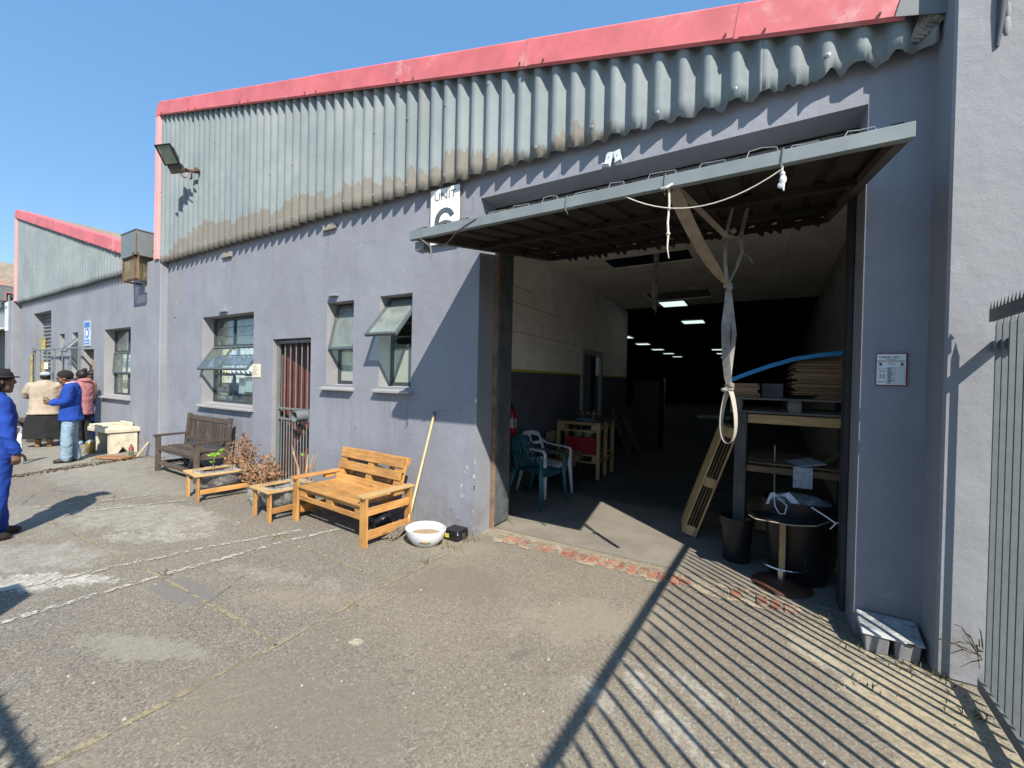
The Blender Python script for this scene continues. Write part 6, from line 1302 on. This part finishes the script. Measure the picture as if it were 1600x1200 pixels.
# 2 woman in beige cardigan and black skirt, back to the camera
J = base(shL=(-.20, 0, 1.37), elL=(-.32, .06, 1.13), wrL=(-.22, .26, 1.08), shR=(.19, 0, 1.37), elR=(.28, .10, 1.12), wrR=(.16, .28, 1.06), wide=1.12, head=(0, .06, 1.55), tilt=R(-18), hdL=(.7, .6, 0), hdR=(-.7, .6, 0), pnL=(0, 0, 1), pnR=(0, 0, 1))
r_, put, J = person('woman in beige cardigan, long black skirt and pale blue cap, back turned', (-12.82, 2.58), R(70), 1.60, J)
m_ = jacket(J, 1.18, .72, .02, .072, .92, flare=.05); cloth(put, 'cardigan', m_, BEIGE, .013, .012, 6, 3)
m_ = MB(); n = 60; vs = []; fs = []; prof = [(.16, .98), (.205, .85), (.27, .65), (.30, .42), (.335, .20)]
for r0, z in prof: vs += [(r0*(1+.055*math.sin(13*a+2*math.sin(3*a))*(.98-z))*math.cos(a)*1.05, r0*(1+.055*math.sin(13*a+2*math.sin(3*a))*(.98-z))*math.sin(a)*.74, z) for a in [2*math.pi*k/n for k in range(n)]]
for i in range(len(prof)-1): fs += [(i*n+k, i*n+(k+1) % n, (i+1)*n+(k+1) % n, (i+1)*n+k) for k in range(n)]
fs.append(tuple(range(n))); put('skirt', m_.add(vs, fs), BLK); shoes(put, J, TANB, boot=True)
cp = lambda hc, rx, ry, rz_: MB().ball(hc, .1, 12, sc=(rx, ry, rz_))
put('cap', cp(V((0, .055, 1.605)), .92, 1.05, .62).ball((0, .15, 1.59), .06, 8, sc=(1.1, .9, .16)), CAPB, .008); put('hair', cp(V((0, .04, 1.56)), .82, .92, .75), HAIR, .009)
# 3 man in blue jacket and jeans, in profile facing left, looking down at his hands
J = base(elL=(-.24, .02, 1.12), wrL=(-.10, .24, 1.10), elR=(.25, .0, 1.12), wrR=(.10, .26, 1.12), head=(0, .09, 1.56), tilt=R(-24), hdL=(.35, 1, .05), hdR=(-.35, 1, .05), pnL=(.8, 0, .5), pnR=(-.8, 0, .5), cuL=.9, cuR=.9, knL=(-.09, .04, .48), knR=(.09, .0, .48), anL=(-.09, .04, .075), anR=(.10, -.06, .075))
r_, put, J = person('man in royal blue jacket, black beanie and pale jeans looking down at his hands', (-10.36, 2.40), R(160), 1.60, J)
cloth(put, 'jacket', jacket(J, 1.0, .78, .01, .068, .90, flare=.03), BLUE, .012, .013, 7, 5); cloth(put, 'jeans', trousers(J, .96, (.102, .082, .074), 1.0), DENIM, .012, .012, 8, 6); shoes(put, J, DKSH)
put('beanie', MB().ball((0, .075, 1.615), .112, 12, sc=(.86, 1.0, .86)).tube([(-.0, .075, 1.575), (0, .075, 1.605)], [.099, .099], 20), KNIT, .009)
e = V(J['elR']).lerp(V(J['shR']), .28); d_ = (V(J['shR'])-V(J['elR'])).normalized(); put('arm_band', MB().tube([e-d_*.028, e+d_*.028], [.088, .088], 20), HIVIS); put('collar', MB().tube([(0, .01, 1.44), (0, .02, 1.485)], [.082, .074], 16), M('pale_collar', (.45, .38, .32), .9), .01)
# 4 person in salmon hooded top, mostly hidden behind the blue jacket
J = base(elL=(-.24, .05, 1.12), wrL=(-.16, .25, 1.05), elR=(.25, .03, 1.12), wrR=(.20, .22, 1.02), wide=1.05, head=(0, .05, 1.57), tilt=R(-10), hdR=(-.2, 1, 0), hdL=(.2, 1, 0), pnL=(0, 0, 1), pnR=(0, 0, 1))
r_, put, J = person('person in salmon pink top and black trousers behind the man in blue', (-12.70, 3.12), R(115), 1.62, J)
cloth(put, 'hoodie', jacket(J, 1.05, .68, .02, .07, .92), PINKC, .013, .012, 6, 8); cloth(put, 'trousers', trousers(J, .96, (.11, .085, .07), .98), BLK, .013, .01, 7, 9); shoes(put, J, M('blue_shoe', (.25, .42, .6), .6))
put('hood', MB().ball((0, -.06, 1.46), .11, 10, sc=(1.2, .8, .5)), PINKC, .012); put('hair', MB().ball((0, .03, 1.60), .112, 12, sc=(.86, .98, .95)).ball((0, -.04, 1.70), .05, 8), HAIR, .009)
# 5 woman looking out of the neighbour's doorway
J = base(wide=1.0, head=(0, .03, 1.575))
r_, put, J = person('dark-haired woman in dark top looking out of the neighbour doorway', (-13.48, 3.48), R(150), 1.62, J)
cloth(put, 'top', jacket(J, 1.0, .80, 0, .066), BLK, .013, .008, 7, 10); cloth(put, 'trousers', trousers(J), NAVY, .013, .008, 7, 11); shoes(put, J, DKSH); put('hair', MB().ball((0, .012, 1.618), .108, 12, sc=(.9, .95, .85)).ball((0, -.03, 1.53), .08, 10, sc=(1.15, .7, 1.3)), HAIR, .009)
# white chair half hidden behind the man in overalls
monobloc('plastic_chair', 'white plastic armchair half hidden behind the man in blue overalls', (-10.85, 1.54, 0), R(200), WHITEP, False)
fit('plank_seat', 'dark plank on blocks behind the man in overalls at the far left', 'plank', MB().box(-14.9, -13.6, 2.5, 2.8, .42, .47).box(-14.8, -14.6, 2.52, 2.78, 0, .42).box(-13.9, -13.7, 2.52, 2.78, 0, .42), WOODD)
# leaf litter and weeds in the joints
rb = random.Random(31); mb = MB()
for i in range(260):
    f = rb.random(); x = -9.4-.5*f+rb.gauss(0, .05); y = 1.3+1.9*f+rb.gauss(0, .05); leaf(mb, (x, y, .006), (rb.uniform(-1, 1), rb.uniform(-1, 1), .15), rb.uniform(.03, .07), .03)
tag(mb.build('leaf_litter', M('litter_brown', (.10, .075, .05), .9, .4, 9), fix=False), kind='stuff')
mb = MB(); mg = M('weed_green', (.095, .095, .04), .8, .4, 9)
for cx, cy, n_, r0 in ((-2.42, 3.36, 70, .06), (-2.47, 3.1, 40, .06), (-2.42, 2.75, 40, .04), (.93, 3.18, 60, .07), (.62, 3.27, 30, .10), (.78, 3.26, 30, .08), (-4.03, 2.37, 40, .05), (-3.98, 1.45, 20, .04), (-9.9, 3.2, 50, .1), (.55, 2.85, 20, .05), (.95, 2.9, 40, .06), (-2.4, 1.95, 16, .03), (-10.0, 2.6, 40, .12)):
    for i in range(n_//2): leaf(mb, (cx+rb.gauss(0, r0), cy+rb.gauss(0, r0*.6), .002), (rb.uniform(-.6, .6), rb.uniform(-.6, .6), 1), rb.uniform(.015, .05), rb.uniform(.004, .010))
tag(mb.build('weeds', mg, fix=False), kind='stuff')
mb = MB()
for i in range(260):       # grit and chips lying on the yard
    x = rb.uniform(-6.5, .9); y = rb.uniform(.6, 3.4); q = rb.uniform(.003, .009)*(1.6 if rb.random() < .06 else 1); mb.add([(x-q, y, 0), (x, y-q, 0), (x+q, y, 0), (x, y+q*1.2, 0), (x+q*.2, y, q*1.1)], [(0, 1, 4), (1, 2, 4), (2, 3, 4), (3, 0, 4)])
tag(mb.build('grit', M('pale_grit', (.30, .27, .22), .9, .4, 30), fix=False), kind='stuff')
